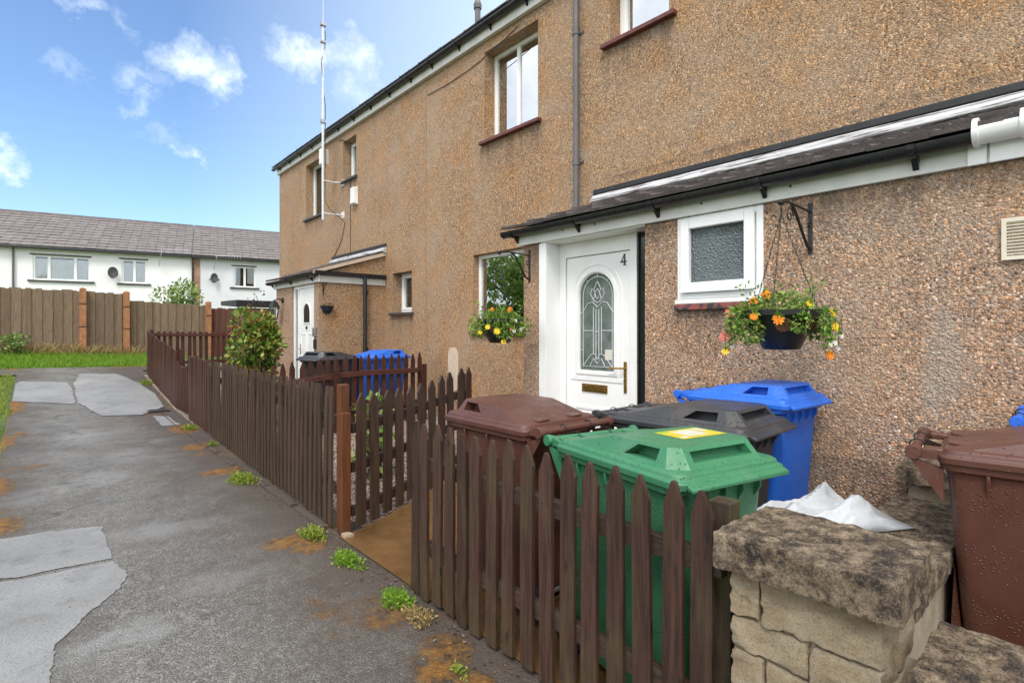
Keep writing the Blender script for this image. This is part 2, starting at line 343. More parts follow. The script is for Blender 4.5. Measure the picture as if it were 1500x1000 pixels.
MOSS = []; SHEEN_TINT = []
def asphalt():
    t = NT('wet worn asphalt'); p = t.pos()
    s = t.n('ShaderNodeSeparateXYZ', {'Vector': p})
    vo = t.n('ShaderNodeTexVoronoi', {'Vector': p, 'Scale': 135.0})
    rr = t.n('ShaderNodeSeparateColor', {'Color': vo.outputs['Color']})
    c = t.ramp(rr.outputs[0], [(0, (.085, .08, .072)), (.45, (.16, .152, .137)), (.8, (.22, .208, .188)), (1, (.35, .33, .297))])
    c = t.mix(t.math('MULTIPLY', t.ramp(t.noise(p, 19, 5, .65), [(.42, 0), (.62, 1)]), .5), c, (.065, .061, .054))
    c = t.mix(t.math('MULTIPLY', t.ramp(t.noise(t.map(p, (1, .7, 1)), .8, 6, .6), [(.45, 0), (.62, 1)]), .5), c, (.215, .21, .195))
    c = t.mix(t.math('MULTIPLY', t.ramp(t.noise(p, 2.2, 6, .62), [(.48, 0), (.7, 1)]), .55), c, (.06, .052, .044))
    # brown silt keeps to both margins of the path, moss grows in spots on it
    nzx = t.math('MULTIPLY', t.math('SUBTRACT', t.noise(p, 2.4, 5, .6), .5), 1.3)
    xr = t.math('ADD', s.outputs[0], nzx)
    right = t.math('MULTIPLY', t.math('SUBTRACT', xr, 1.0), 1.6, True)
    left = t.math('MULTIPLY', t.math('SUBTRACT', .2, xr), 2.0, True)
    silt = t.math('MAXIMUM', right, left)
    sh = None
    for x, y, rx, ry in SHEEN_TINT:
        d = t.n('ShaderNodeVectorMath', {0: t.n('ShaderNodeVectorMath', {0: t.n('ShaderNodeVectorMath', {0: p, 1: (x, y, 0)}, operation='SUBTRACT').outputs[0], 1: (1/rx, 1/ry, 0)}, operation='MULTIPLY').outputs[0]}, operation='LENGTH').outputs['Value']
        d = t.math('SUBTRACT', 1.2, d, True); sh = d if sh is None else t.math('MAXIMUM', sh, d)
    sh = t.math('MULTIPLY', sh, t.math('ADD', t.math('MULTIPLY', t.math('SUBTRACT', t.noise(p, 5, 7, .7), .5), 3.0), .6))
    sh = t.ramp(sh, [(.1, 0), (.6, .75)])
    c = t.mix(sh, c, t.mix(t.noise(p, 90, 3), (.19, .187, .178), (.33, .327, .315)))  # wet sheen painted in as paler grey ellipses, smoother there too
    vc = t.n('ShaderNodeTexVoronoi', {'Vector': t.mix(.32, p, t.n('ShaderNodeTexNoise', {'Vector': p, 'Scale': 3.0, 'Detail': 6.0}).outputs[1]), 'Scale': .75}, feature='DISTANCE_TO_EDGE')
    crack = t.math('MULTIPLY', t.ramp(vc.outputs['Distance'], [(.004, 1), (.011, 0)]), t.ramp(t.noise(p, 1.3, 3), [(.54, 0), (.62, .6)]))
    c = t.mix(crack, c, (.03, .027, .024))
    brn = t.math('MULTIPLY', t.math('SUBTRACT', xr, .35), .9, True)
    c = t.mix(t.math('MULTIPLY', brn, .62), c, (.085, .062, .046))
    c = t.mix(t.math('MULTIPLY', silt, .6), c, (.062, .043, .030))
    acc = None
    for x, y, rx, ry in MOSS:
        d = t.n('ShaderNodeVectorMath', {0: t.n('ShaderNodeVectorMath', {0: t.n('ShaderNodeVectorMath', {0: p, 1: (x, y, 0)}, operation='SUBTRACT').outputs[0], 1: (1/rx, 1/ry, 0)}, operation='MULTIPLY').outputs[0]}, operation='LENGTH').outputs['Value']
        d = t.math('SUBTRACT', 1.15, d, True); acc = d if acc is None else t.math('MAXIMUM', acc, d)
    rnd_sp = t.math('MULTIPLY', silt, t.ramp(t.noise(p, 1.15, 4, .55, .3), [(.55, 0), (.64, .5)]))
    moss = t.math('MULTIPLY', t.math('MAXIMUM', acc, rnd_sp), t.math('ADD', t.math('MULTIPLY', t.math('SUBTRACT', t.noise(p, 11, 8, .75), .5), 3.2), .5))
    moss = t.math('MULTIPLY', t.ramp(moss, [(.06, 0), (.20, .65), (.42, .95)]), t.ramp(t.noise(p, 55, 5, .7), [(.34, .5), (.54, 1)]))
    mc = t.ramp(t.noise(p, 14, 5, .6), [(.35, (.10, .05, .014)), (.5, (.27, .115, .014)), (.72, (.31, .18, .03))])
    c = t.mix(moss, c, mc)
    damp = t.ramp(t.noise(t.map(p, (1.4, .55, 1)), 1.3, 5, .6), [(.42, 0), (.66, 1)])
    rg = t.mix(moss, t.mix(sh, t.ramp(damp, [(0, .8), (1, .42)]), (.36, .36, .36)), (.9, .9, .9))
    t.P(col=c, rough=rg, spec=.45)
    h = t.math('ADD', t.math('MULTIPLY', vo.outputs['Distance'], -.8), t.math('ADD', t.noise(p, 22, 4), t.math('MULTIPLY', moss, 1.5)))
    t.P(normal=t.bump(h, .008, .9)); return t.m
F, YH, H = 780., 485., 1.55
def px2g(px, py, e=0.0):
    z = (H-e)*F/(py-YH); x = (px-750)/F*z; L = math.hypot(690, F)
    return ((F*x+690*z)/L, (-690*x+F*z)/L)
for px_, py_, rx_, ry_ in ((268, 628, .22, .55), (285, 655, .16, .3), (425, 792, .22, .16), (455, 800, .14, .14), (655, 950, .12, .16), (640, 985, .10, .2), (700, 1000, .08, .1), (-15, 715, .20, .5), (-5, 650, .22, .8), (20, 610, .18, .8), (205, 556, .2, .5), (325, 690, .25, .2), (2, 770, .15, .3)):
    MOSS.append((*px2g(px_, py_), rx_, ry_))
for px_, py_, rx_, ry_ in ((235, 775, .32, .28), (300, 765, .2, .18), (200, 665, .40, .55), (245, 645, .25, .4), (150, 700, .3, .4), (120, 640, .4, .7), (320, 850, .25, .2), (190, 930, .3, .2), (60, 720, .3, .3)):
    SHEEN_TINT.append((*px2g(px_, py_), rx_, ry_))
M['asphalt'] = asphalt()
def patchmat():
    t = NT('pale smooth tar patch'); p = t.pos()
    c = t.ramp(t.noise(p, 1.1, 6, .6), [(.3, (.20, .197, .19)), (.7, (.31, .307, .30))])
    c = t.mix(t.ramp(t.noise(p, 110, 3), [(.54, 0), (.68, .75)]), c, (.12, .115, .108))
    c = t.mix(t.math('MULTIPLY', t.ramp(t.noise(p, 3.2, 7, .7), [(.53, 0), (.7, 1)]), .6), c, (.11, .102, .09))
    t.P(col=c, rough=t.ramp(t.noise(p, 2, 4), [(.35, .4), (.65, .65)]), normal=t.bump(t.noise(p, 120, 5), .005)); return t.m
M['patch'] = patchmat()
def wetconc():
    t = NT('wet brown concrete'); p = t.pos()
    c = t.ramp(t.noise(p, 2.2, 7, .65), [(.3, (.085, .042, .016)), (.55, (.15, .08, .032)), (.75, (.21, .125, .06))])
    t.P(col=c, rough=t.ramp(t.noise(p, 2.6, 4), [(.46, .07), (.64, .4)]), normal=t.bump(t.noise(p, 60, 5), .003)); return t.m
M['wetconc'] = wetconc()
def gravel():
    t = NT('pink gravel'); p = t.pos()
    vo = t.n('ShaderNodeTexVoronoi', {'Vector': p, 'Scale': 48.0}); rr = t.n('ShaderNodeSeparateColor', {'Color': vo.outputs['Color']})
    c = t.ramp(rr.outputs[0], [(0, (.22, .13, .09)), (.4, (.42, .3, .22)), (.75, (.55, .44, .36)), (1, (.66, .6, .53))])
    t.P(col=t.mix(t.ramp(vo.outputs['Distance'], [(.4, 0), (.7, 1)]), c, (.05, .035, .025)), rough=.7, normal=t.bump(t.math('SUBTRACT', 1, vo.outputs['Distance']), .02)); return t.m
M['gravel'] = gravel()
def soil():
    t = NT('earth and turf'); p = t.pos()
    c = t.ramp(t.noise(p, 3, 6, .6), [(.3, (.05, .07, .018)), (.6, (.09, .14, .028)), (.8, (.13, .13, .05))])
    t.P(col=c, rough=.95, normal=t.bump(t.noise(p, 30, 5), .03)); return t.m
M['soil'] = soil()
def leafmat(name, stops, rough=.5, trans=.25):
    t = NT(name); t.P(col=t.ramp(t.island(), stops), rough=rough, spec=.35)
    try: t.set(t.b.inputs['Transmission Weight'], 0.0)
    except Exception: pass
    tr = t.n('ShaderNodeBsdfTranslucent', {'Color': t.ramp(t.island(), [(p, tuple(min(1, x*1.3) for x in c)) for p, c in stops])})
    ms = t.n('ShaderNodeMixShader', {0: trans, 1: t.b.outputs[0], 2: tr.outputs[0]})
    t.t.links.new(ms.outputs[0], t.out.inputs[0]); return t.m
M['leaf_shrub'] = leafmat('variegated shrub leaf', [(0, (.04, .09, .015)), (.3, (.09, .19, .025)), (.6, (.24, .34, .05)), (.86, (.46, .48, .14)), (.91, (.30, .07, .03)), (1, (.38, .12, .05))], .28)
M['leaf_basket'] = leafmat('basket plant leaf', [(0, (.05, .12, .018)), (.5, (.14, .27, .035)), (.85, (.30, .43, .07)), (1, (.36, .33, .10))])
M['leaf_tree'] = leafmat('tree leaf', [(0, (.10, .17, .04)), (.5, (.20, .31, .07)), (1, (.30, .41, .12))], .6, .5)
M['leaf_pale'] = leafmat('pale bush leaf', [(0, (.06, .13, .02)), (.5, (.18, .29, .05)), (.8, (.32, .40, .12)), (1, (.45, .45, .32))])
M['grass'] = leafmat('bright grass', [(0, (.10, .20, .018)), (.5, (.19, .34, .03)), (1, (.31, .45, .06))], .6, .35)
M['weed'] = leafmat('yellow green weed', [(0, (.10, .17, .02)), (.6, (.26, .34, .045)), (1, (.42, .40, .09))], .6, .3)
M['straw'] = leafmat('dry grass', [(0, (.24, .16, .06)), (1, (.42, .32, .14))], .8, .2)
M['fl_orange'] = leafmat('orange petals', [(0, (.80, .18, .008)), (1, (.92, .36, .015))], .6, .2)
M['fl_yellow'] = leafmat('yellow petals', [(0, (.85, .50, .02)), (1, (.92, .70, .05))], .6, .2)
M['fl_pink'] = leafmat('salmon pink petals', [(0, (.62, .08, .06)), (1, (.85, .40, .32))], .6, .2)
M['fl_white'] = leafmat('white petals', [(0, (.75, .75, .72)), (1, (.85, .83, .8))], .6, .2)
M['litter'] = leafmat('leaf litter', [(0, (.03, .02, .012)), (.5, (.09, .05, .025)), (.8, (.2, .1, .04)), (1, (.16, .15, .14))], .8, 0)
M['bark'] = simple('bark', (.08, .055, .038), .9, .35, 12, .02, 25)
M['basket'] = simple('black basket plastic', (.016, .016, .017), .38, .3, 15)
M['terra'] = simple('terracotta insert', (.42, .20, .10), .7, .15, 20)
M['bluecloth'] = simple('dark blue liner', (.013, .014, .035), .6, .2, 20)
M['bag'] = simple('white plastic sack', (.46, .475, .49), .33, .05, 6, .004, 50)
M['felt'] = simple('black roofing felt', (.018, .018, .02), .55, .3, 8)
def stone():
    t = NT('split buff stone'); v = t.obj()
    c = t.ramp(t.noise(t.map(v, (1, 1, 2.2)), 8, 9, .75), [(.30, (.30, .20, .11)), (.46, (.56, .425, .265)), (.68, (.74, .62, .44))])
    c = t.mix(t.math('MULTIPLY', t.island(), .35), c, (.46, .36, .24))
    c = t.mix(t.ramp(t.noise(v, 5, 8, .75), [(.60, 0), (.68, .8)]), c, (.15, .115, .08))
    c = t.mix(t.ramp(t.noise(t.map(v, (1, 1, 3)), 30, 6, .7), [(.58, 0), (.7, .55)]), c, (.2, .14, .085))
    c = t.mix(t.ramp(t.noise(v, 170, 4, .7), [(.54, 0), (.64, .55)]), c, (.13, .095, .06)); c = t.mix(t.ramp(t.noise(v, 240, 3, .7), [(.58, 0), (.68, .5)]), c, (.85, .76, .6))
    t.P(col=c, rough=.88, normal=t.bump(t.noise(t.map(v, (1, 1, 2.0)), 42, 12, .85), .030)); return t.m
M['stone'] = stone()
def coping():
    t = NT('weathered coping stone'); v = t.obj()
    c = t.ramp(t.noise(v, 16, 10, .80), [(.40, (.032, .023, .018)), (.47, (.13, .088, .056)), (.53, (.33, .235, .145)), (.62, (.60, .47, .32))])
    c = t.mix(t.ramp(t.noise(v, 2.4, 6, .65), [(.52, 0), (.68, .5)]), c, (.07, .05, .037))
    c = t.mix(t.ramp(t.noise(v, 55, 5, .65), [(.56, 0), (.66, .6)]), c, (.42, .35, .25))
    c = t.mix(t.ramp(t.noise(v, 90, 4, .6), [(.56, 0), (.66, .6)]), c, (.03, .024, .02))
    c = t.mix(t.ramp(t.noise(v, 160, 4, .7), [(.53, 0), (.63, .65)]), c, (.025, .02, .017)); c = t.mix(t.ramp(t.noise(v, 210, 4, .7), [(.57, 0), (.66, .6)]), c, (.55, .45, .32))
    t.P(col=c, rough=.85, normal=t.bump(t.noise(v, 75, 12, .85), .024)); return t.m
M['coping'] = coping()
M['mortar'] = simple('mortar', (.34, .29, .21), .95, .2, 10, .004, 60)
M['paint_patch'] = simple('bare pale render', (.55, .43, .33), .9, .1, 8, .004, 60)
M['grate'] = simple('cast iron cover', (.05, .045, .042), .5, .3, 20, .002, 90)
M['lamp_glass'] = glass('lantern glass', (.8, .8, .78), .1)
M['white_inner'] = simple('interior wall', (.3, .3, .29), .9, .1, 2)

# ------------------------------------------------------------------ terrain
def sm(x): x = max(0, min(1, x)); return x*x*(3-2*x)
KY = [(-300, 0), (10.2, 0), (11.8, .06), (13.8, .25), (15.8, .46), (17.6, .62), (19.7, .92), (22, 1.02), (400, 1.05)]
def base_g(y):
    for (a, za), (b, zb) in zip(KY, KY[1:]):
        if a <= y <= b: return za + (zb-za)*(y-a)/(b-a)
    return 0
def gz(x, y):
    z = base_g(y)
    z -= .045*max(-5, min(5, x-.9))*sm((y-16.2)/3)
    z += .13*sm((x-1.72)/1.9)*(1-sm((y-9.5)/5))
    return z
def sheet(name, x0, x1, y0, y1, nx, ny, mat, dz=0.0, xs=None, ys=None):
    m = MB(); xs = xs or [x0+(x1-x0)*i/nx for i in range(nx+1)]; ys = ys or [y0+(y1-y0)*i/ny for i in range(ny+1)]
    m.add([(x, y, gz(x, y)+dz) for x in xs for y in ys],
          [(i*len(ys)+j, (i+1)*len(ys)+j, (i+1)*len(ys)+j+1, i*len(ys)+j+1) for i in range(len(xs)-1) for j in range(len(ys)-1)])
    o = m.build(name, mat, smooth=60); tag(o, kind='structure'); return o
def frange(a, b, s):
    n = max(1, round((b-a)/s)); return [a+(b-a)*i/n for i in range(n+1)]
sheet('ground', 0, 0, 0, 0, 0, 0, M['soil'], -.03,
      xs=[-400, -150, -60, -25, -12] + frange(-8, 8, .5) + [14, 30, 80, 200, 400],
      ys=[-400, -150, -50, -15] + frange(-5, 24, .5) + [30, 45, 80, 180, 400])
KS = lambda a, b, st: sorted(set([round(v, 3) for v in frange(a, b, st)] + [k for k, _ in KY if a < k < b]))
sheet('path', 0, 0, 0, 0, 0, 0, M['asphalt'], 0, xs=frange(-.42, 1.98, .2), ys=KS(-4, 16.7, .2))
sheet('cross_path', 0, 0, 0, 0, 0, 0, M['asphalt'], 0, xs=frange(-14, 5.4, .5), ys=frange(16.7, 17.62, .23))
sheet('garden_gravel', 0, 0, 0, 0, 0, 0, M['gravel'], .004, xs=frange(1.90, 5.2, .2), ys=KS(3.0, 15.9, .2))
m = MB(); cx_ = frange(1.675, 5.1, .15); cv = frange(0, 1, .05); vs = []
for x in cx_:
    for k in cv:
        y = -4+k*(7.86+.353*max(0, x-1.78)); vs.append((x, y, gz(x, y)+.012))
m.add(vs, [(i*len(cv)+j, (i+1)*len(cv)+j, (i+1)*len(cv)+j+1, i*len(cv)+j+1) for i in range(len(cx_)-1) for j in range(len(cv)-1)])
tag(m.build('garden_concrete', M['wetconc'], smooth=60), kind='structure')
def ground_poly(name, pts, mat, dz, wob=.03):
    """flat irregular patch laid on the ground, edge wobbled"""
    out = []
    for i, (a, b) in enumerate(zip(pts, pts[1:]+pts[:1])):
        n = max(2, int(math.dist(a, b)/.03))
        for k in range(n):
            t = k/n; x = a[0]+(b[0]-a[0])*t; y = a[1]+(b[1]-a[1])*t
            w = mnoise.noise(Vector((x*5, y*5, 3)))+.5*mnoise.noise(Vector((x*23, y*23, 3))); w2 = mnoise.noise(Vector((x*5, y*5, 9)))+.5*mnoise.noise(Vector((x*23, y*23, 9)))
            out.append((max(-.405, x+w*wob), y+w2*wob))
    import bmesh
    bm = bmesh.new(); bm.faces.new([bm.verts.new((x, y, 0)) for x, y in out])
    xs_ = [p[0] for p in out]; ys_ = [p[1] for p in out]
    cuts = [(0, v) for v in frange(min(xs_), max(xs_), .2)] + [(1, v) for v in KS(min(ys_), max(ys_), .2)]
    for ax, v in cuts:
        co_ = [0, 0, 0]; no_ = [0, 0, 0]; co_[ax] = v; no_[ax] = 1
        bmesh.ops.bisect_plane(bm, geom=bm.verts[:]+bm.edges[:]+bm.faces[:], plane_co=co_, plane_no=no_)
    for v in bm.verts: v.co.z = gz(v.co.x, v.co.y)+dz
    me = bpy.data.meshes.new(name); bm.to_mesh(me); bm.free(); me.materials.append(mat)
    o = bpy.data.objects.new(name, me); COL.objects.link(o); return tag(o, kind='structure')
def px2gz(px, py):
    e = 0
    for _ in range(12): x, y = px2g(px, py, e); e = .5*e+.5*gz(x, y)
    return x, y
def pixpoly(pp): return [px2gz(*p) for p in pp]
ground_poly('path_patch', pixpoly([(-60, 800), (70, 778), (150, 772), (164, 818), (80, 835), (-60, 858)]), M['patch'], .005)
ground_poly('path_patch', pixpoly([(-60, 862), (80, 839), (165, 822), (187, 835), (178, 862), (120, 905), (82, 940), (70, 1010), (-60, 1030)]), M['patch'], .005)
ground_poly('path_patch', pixpoly([(12, 588), (10, 566), (30, 559), (100, 560), (108, 576), (110, 592)]), M['patch'], .010)
ground_poly('path_patch', pixpoly([(114, 590), (108, 562), (118, 548), (170, 548), (205, 562), (228, 578), (240, 596), (208, 608), (150, 610)]), M['patch'], .013)
ground_poly('path_patch', pixpoly([(222, 609), (248, 610), (262, 622), (238, 624)]), M['patch'], .005)

# ------------------------------------------------------------------ building helpers
def wall_x(m, X, y0, y1, z0, z1, holes, depth):
    """wall in plane x=X facing -x, with window openings and their reveals"""
    ys = sorted({y0, y1, *[h[0] for h in holes], *[h[1] for h in holes]}); zs = sorted({z0, z1, *[h[2] for h in holes], *[h[3] for h in holes]})
    for a, b in zip(ys, ys[1:]):
        for c, d in zip(zs, zs[1:]):
            if any(h[0] <= a and b <= h[1] and h[2] <= c and d <= h[3] for h in holes): continue
            m.quad((X, b, c), (X, a, c), (X, a, d), (X, b, d))
    for h in holes:
        e = X + (h[4] if len(h) > 4 else depth); a, b, c, d = h[:4]
        m.quad((X, a, c), (X, b, c), (e, b, c), (e, a, c)); m.quad((X, a, d), (e, a, d), (e, b, d), (X, b, d))
        m.quad((X, a, c), (e, a, c), (e, a, d), (X, a, d)); m.quad((X, b, c), (X, b, d), (e, b, d), (e, b, c))
def frame_yz(m, X, dep, y0, y1, z0, z1, w):
    m.box(X, X+dep, y0, y0+w, z0, z1); m.box(X, X+dep, y1-w, y1, z0, z1)
    m.box(X+.0015, X+dep, y0+w, y1-w, z0, z0+w); m.box(X+.0015, X+dep, y0+w, y1-w, z1-w, z1)
def window(parent, X, y0, y1, z0, z1, splits=(), opener=(), sill=None, sillmat=None, curtain=None, glassmat=None, fw=.055, name='window', back=True):
    """casement window: outer frame, mullions, sashes, panes, sill, curtain"""
    m = MB(); frame_yz(m, X, .07, y0, y1, z0, z1, fw)
    ed = [y0+fw*.55] + [y0+(y1-y0)*s for s in splits] + [y1-fw*.55]
    for s in ed[1:-1]: m.box(X+.003, X+.068, s-.03, s+.03, z0+fw, z1-fw)
    w = m.build(name, M['upvc'], parent, bevel=.004)
    for i, (a, b) in enumerate(zip(ed, ed[1:])):
        a2 = a+.03; b2 = b-.03
        if i in opener:
            s = MB(); frame_yz(s, X-.012, .06, a2-.012, b2+.012, z0+fw-.012, z1-fw+.012, .05); s.build('sash', M['upvc'], w, bevel=.005)
        g = MB(); g.box(X+.03, X+.036, a2, b2, z0+fw-.002, z1-fw+.002); g.build('pane', glassmat or M['glass'], w)
    if sill:
        s = MB(); s.box(sill[0], X+.02, y0-sill[1], y1+sill[1], z0-sill[2]-.012, z0-.012); s.build('sill', sillmat, w, bevel=.006)
    if curtain:
        for (a, b) in curtain:
            c = MB(); n = int((b-a)/.012); ys = [y0+(y1-y0)*a+(y1-y0)*(b-a)*i/max(6, int((y1-y0)*(b-a)/.012)) for i in range(max(6, int((y1-y0)*(b-a)/.012))+1)]
            pts = [(X+.14+.007*math.sin(y*70+math.sin(y*23)), y) for y in ys]
            k = len(pts); c.add([(x, y, z0-.05) for x, y in pts]+[(x+.003, y, z1+.03) for x, y in pts], [(i, i+1, k+i+1, k+i) for i in range(k-1)])
            c.build('curtain', M['curtain'], w, smooth=60)
    return w
def tiles(m, O, U, V, nu, nv, th=.018, lift=.03, jit=.004, seed=1, stag=True):
    O, U, V = Vector(O), Vector(U), Vector(V); r = random.Random(seed); nrm = U.cross(V).normalized()
    if nrm.z < 0: nrm = -nrm
    du = U/nu; dv = V/nv
    for j in range(nv):
        for i in range(nu):
            a = O + du*i + dv*j; lo = lift + r.uniform(-jit, jit); hi = r.uniform(0, jit*.5)
            e = .08*r.random()
            p = [a+du*.004, a+du*.996, a+du*.996+dv*1.18, a+du*.004+dv*1.18]
            p[0] = p[0]-dv*e*.3; p[1] = p[1]-dv*e*.3
            top = [p[0]+nrm*(lo+th), p[1]+nrm*(lo+th), p[2]+nrm*(hi+th), p[3]+nrm*(hi+th)]
            bot = [p[0]+nrm*lo, p[1]+nrm*lo, p[2]+nrm*hi, p[3]+nrm*hi]
            m.add(bot+top, [(0,3,2,1),(4,5,6,7),(0,1,5,4),(1,2,6,5),(2,3,7,6),(3,0,4,7)])
            # roll on the tile edge
            q = a+du*.9
            m.add([q+nrm*(lo+th), q+du*.09+nrm*(lo+th), q+du*.045+nrm*(lo+th+.014), q+dv*1.1+nrm*(hi+th), q+du*.09+dv*1.1+nrm*(hi+th), q+du*.045+dv*1.1+nrm*(hi+th+.014)],
                  [(0, 1, 2), (0, 2, 5, 3), (1, 4, 5, 2)])
def gutter_y(m, X, z, y0, y1, r=.057):
    """half round gutter along y, its lip at height z"""
    n = 10; out = [(X+r*math.cos(math.pi+math.pi*i/n), z+r*math.sin(math.pi+math.pi*i/n)) for i in range(n+1)]
    inn = [(X+(r-.006)*math.cos(math.pi+math.pi*i/n), z+(r-.006)*math.sin(math.pi+math.pi*i/n)) for i in range(n, -1, -1)]
    m.extrude([(x, y0, zz) for x, zz in out+inn], (0, y1-y0, 0))
    for y in (y0, y1-.006): m.extrude([(x, y, zz) for x, zz in out], (0, .006, 0))
def gutter_brackets(parent, X, z, ys, back, r=.057):
    for y in ys:
        b = MB(); n = 8
        out = [(X+(r+.008)*math.cos(math.pi+math.pi*i/n), z+(r+.008)*math.sin(math.pi+math.pi*i/n)) for i in range(n+1)]
        inn = [(X+(r+.001)*math.cos(math.pi+math.pi*i/n), z+(r+.001)*math.sin(math.pi+math.pi*i/n)) for i in range(n, -1, -1)]
        b.extrude([(x, y-.018, zz) for x, zz in out+inn], (0, .036, 0))
        b.extrude([(back, y-.015, z-.01), (back, y-.015, z-.12), (X+.02, y-.015, z-r-.006), (X+r, y-.015, z-.02)], (0, .03, 0))
        b.build('gutter_bracket', M['black_plastic'], parent)
def downpipe(parent, x, y, z0, z1, r, mat, collars, wallx):
    m = MB(); m.tube([(x, y, z0), (x, y, z1)], r, 14)
    for c in collars: m.lathe([(r, c-.05), (r+.008, c-.05), (r+.008, c+.05), (r, c+.05)], (x, y, 0), 14)
    o = m.build('downpipe', mat, parent, smooth=40)
    for c in collars:
        b = MB(); b.box(x, wallx, y-.012, y+.012, c-.012, c+.012); b.box(wallx-.006, wallx, y-.06, y+.06, c-.02, c+.02); b.build('pipe_clip', mat, o)
    return o

WX = 5.17; PX = 3.83
# ------------------------------------------------------------------ the near house, number 4
h4 = thing('terraced_house', (WX, 3.0, 0), 0, 'brown pebbledash terraced house with long lean-to porch and white front door numbered 4', 'house', 'houses of the pebbledash terrace')
m = MB(); wall_x(m, WX, -3, 8.148, -.1, 6.1, [(5.30, 6.49, 4.45, 5.88, .2), (3.24, 4.05, 5.0, 5.98, .2), (4.6, 6.78, 1.5, 2.76, .11)], .2)
m.quad((WX, -3, -.1), (WX+7, -3, -.1), (WX+7, -3, 6.1), (WX, -3, 6.1)); m.quad((WX+7, -3, -.1), (WX+7, 8.148, -.1), (WX+7, 8.148, 6.1), (WX+7, -3, 6.1))
m.add([(WX, -3, 6.1), (WX+7, -3, 6.1), (WX+3.5, -3, 7.9)], [(0, 1, 2)])
wall4 = m.build('wall', M['dash_upper'], h4)
w = MB(); w.box(WX+.6, WX+6.8, 8.0, 8.05, 0, 6); w.box(WX+.25, WX+6.9, -2.8, 8.0, 3.3, 3.4); w.box(WX+1.9, WX+2, -2.9, 8, 0, 6); w.build('interior', M['white_inner'], h4)
window(h4, WX+.2, 5.30, 6.49, 4.5, 5.88, (.53,), (), (WX-.075, .07, .05), M['red_sill'], [(.54, .98), (.02, .34)], M['glass_upper'])
window(h4, WX+.2, 3.24, 4.05, 5.04, 5.98, (), (0,), (WX-.075, .1, .05), M['red_sill'], [(0.03, .97)], M['glass_upper'])
window(h4, WX+.11, 4.6, 6.78, 1.55, 2.76, (.48,), (), (WX-.06, .05, .045), M['red_sill'], [(.84, .97)], M['glass_low'])
def eaves(parent, y0, y1, endcap):
    m = MB(); m.box(WX-.07, WX+.0, y0, y1, 6.04, 6.21); m.build('fascia', M['white_paint'], parent, bevel=.004)
    g = MB(); gutter_y(g, WX-.135, 6.215, y0-(0), y1+endcap); g.build('gutter', M['black_plastic'], parent, smooth=50)
    gutter_brackets(parent, WX-.135, 6.215, frange(y0+.4, y1-.3, .82), WX-.075)
    t = MB(); L = y1-y0+endcap
    tiles(t, (WX-.16, y0, 6.23), (0, L, 0), (3.66, 0, 1.72), int(L/.33), 13, seed=3)
    t.box(WX+3.4, WX+3.62, y0, y1, 7.9, 8.02)
    t.quad((WX+7.1, y0, 6.2), (WX+7.1, y1+endcap, 6.2), (WX+3.5, y1+endcap, 7.93), (WX+3.5, y0, 7.93))
    t.quad((WX-.16, y0, 6.222), (WX-.16, y1+endcap, 6.222), (WX+3.5, y1+endcap, 7.92), (WX+3.5, y0, 7.92))
    return t.build('roof', M['tile_dark'], parent)
roof4 = eaves(h4, -3, 8.148, 0)
c = MB(); c.tube([(WX+.3, 7.05, 6.3), (WX+.3, 7.05, 7.02)], .05, 10); c.lathe([(.065, 6.93), (.07, 7.0), (.05, 7.06)], (WX+.3, 7.05, 0), 10); c.build('vent_pipe', M['grey_plastic'], roof4)
dp = downpipe(h4, WX-.085, 4.52, .1, 6.1, .04, M['grey_plastic'], (1.4, 3.7, 5.35), WX)
o = MB(); o.tube([(WX-.085, 4.52, 6.05), (WX-.085, 4.54, 6.12), (WX-.12, 4.60, 6.15)], .05, 12); o.lathe([(.06, 5.93), (.06, 6.05)], (WX-.085, 4.52, 0), 12); o.build('hopper', M['grey_plastic'], dp)

def leanto(parent, y0, y1, zg, gy0, gy1, seed, holes, ztop=2.6):
    """lean-to porch: front wall, fascia, gutter, tiled roof and flashing"""
    m = MB(); wall_x(m, PX, y0, y1, -.1, 2.60, holes, .2)
    pw = m.build('porch_wall', M['dash_lower'], parent)
    f = MB(); f.box(PX-.028, PX-.0, y0-.06, y1+.07, 2.452, 2.60); f.box(PX-.034, PX-.028, y0-.06, y1+.07, 2.452, 2.475); f.build('fascia', M['white_paint'], parent, bevel=.003)
    for yy in frange(y0+.35, y1-.2, .45):
        pass
    g = MB(); gutter_y(g, PX-.10, 2.60, gy0, gy1, .058); gg = g.build('porch_gutter', M['black_plastic'], parent, smooth=50)
    gutter_brackets(gg, PX-.10, 2.60, frange(gy0+.3, gy1-.15, .92), PX-.03, .06)
    t = MB(); ry0 = min(gy0, y0); L = gy1-ry0-.06
    tiles(t, (PX-.13, ry0+.03, 2.580), (0, L, 0), (WX-PX+.12, 0, .505), max(4, int(L/.30)), 4, th=.026, lift=.044, jit=.003, seed=seed)
    t.quad((PX-.1, ry0+.03, 2.588), (PX-.1, gy1-.03, 2.588), (WX, gy1-.03, 3.08), (WX, ry0+.03, 3.08)); gy0 = ry0
    r = t.build('porch_roof', M['tile_dark'], parent)
    fl = MB(); fl.extrude([(WX-.002, gy0, 3.235), (WX-.035, gy0, 3.228), (WX-.10, gy0, 3.155), (WX-.10, gy0, 3.140), (WX-.002, gy0, 3.10)], (0, gy1-gy0-.06, 0)); fl.build('flashing', M['peel'], r, bevel=.004)
    fl = MB(); fl.box(WX-.036, WX-.002, gy0, gy1-.06, 3.2365, 3.30); fl.build('lead_cap', M['felt'], r, bevel=.008)
    return pw
LY0 = -3.0; LY1 = 4.14
pw4 = leanto(h4, LY0, LY1, .1, .46, 4.35, 5, [(2.63, 3.88, .2, 2.53, .22), (1.643, 2.32, 1.80, 2.448, .07)])
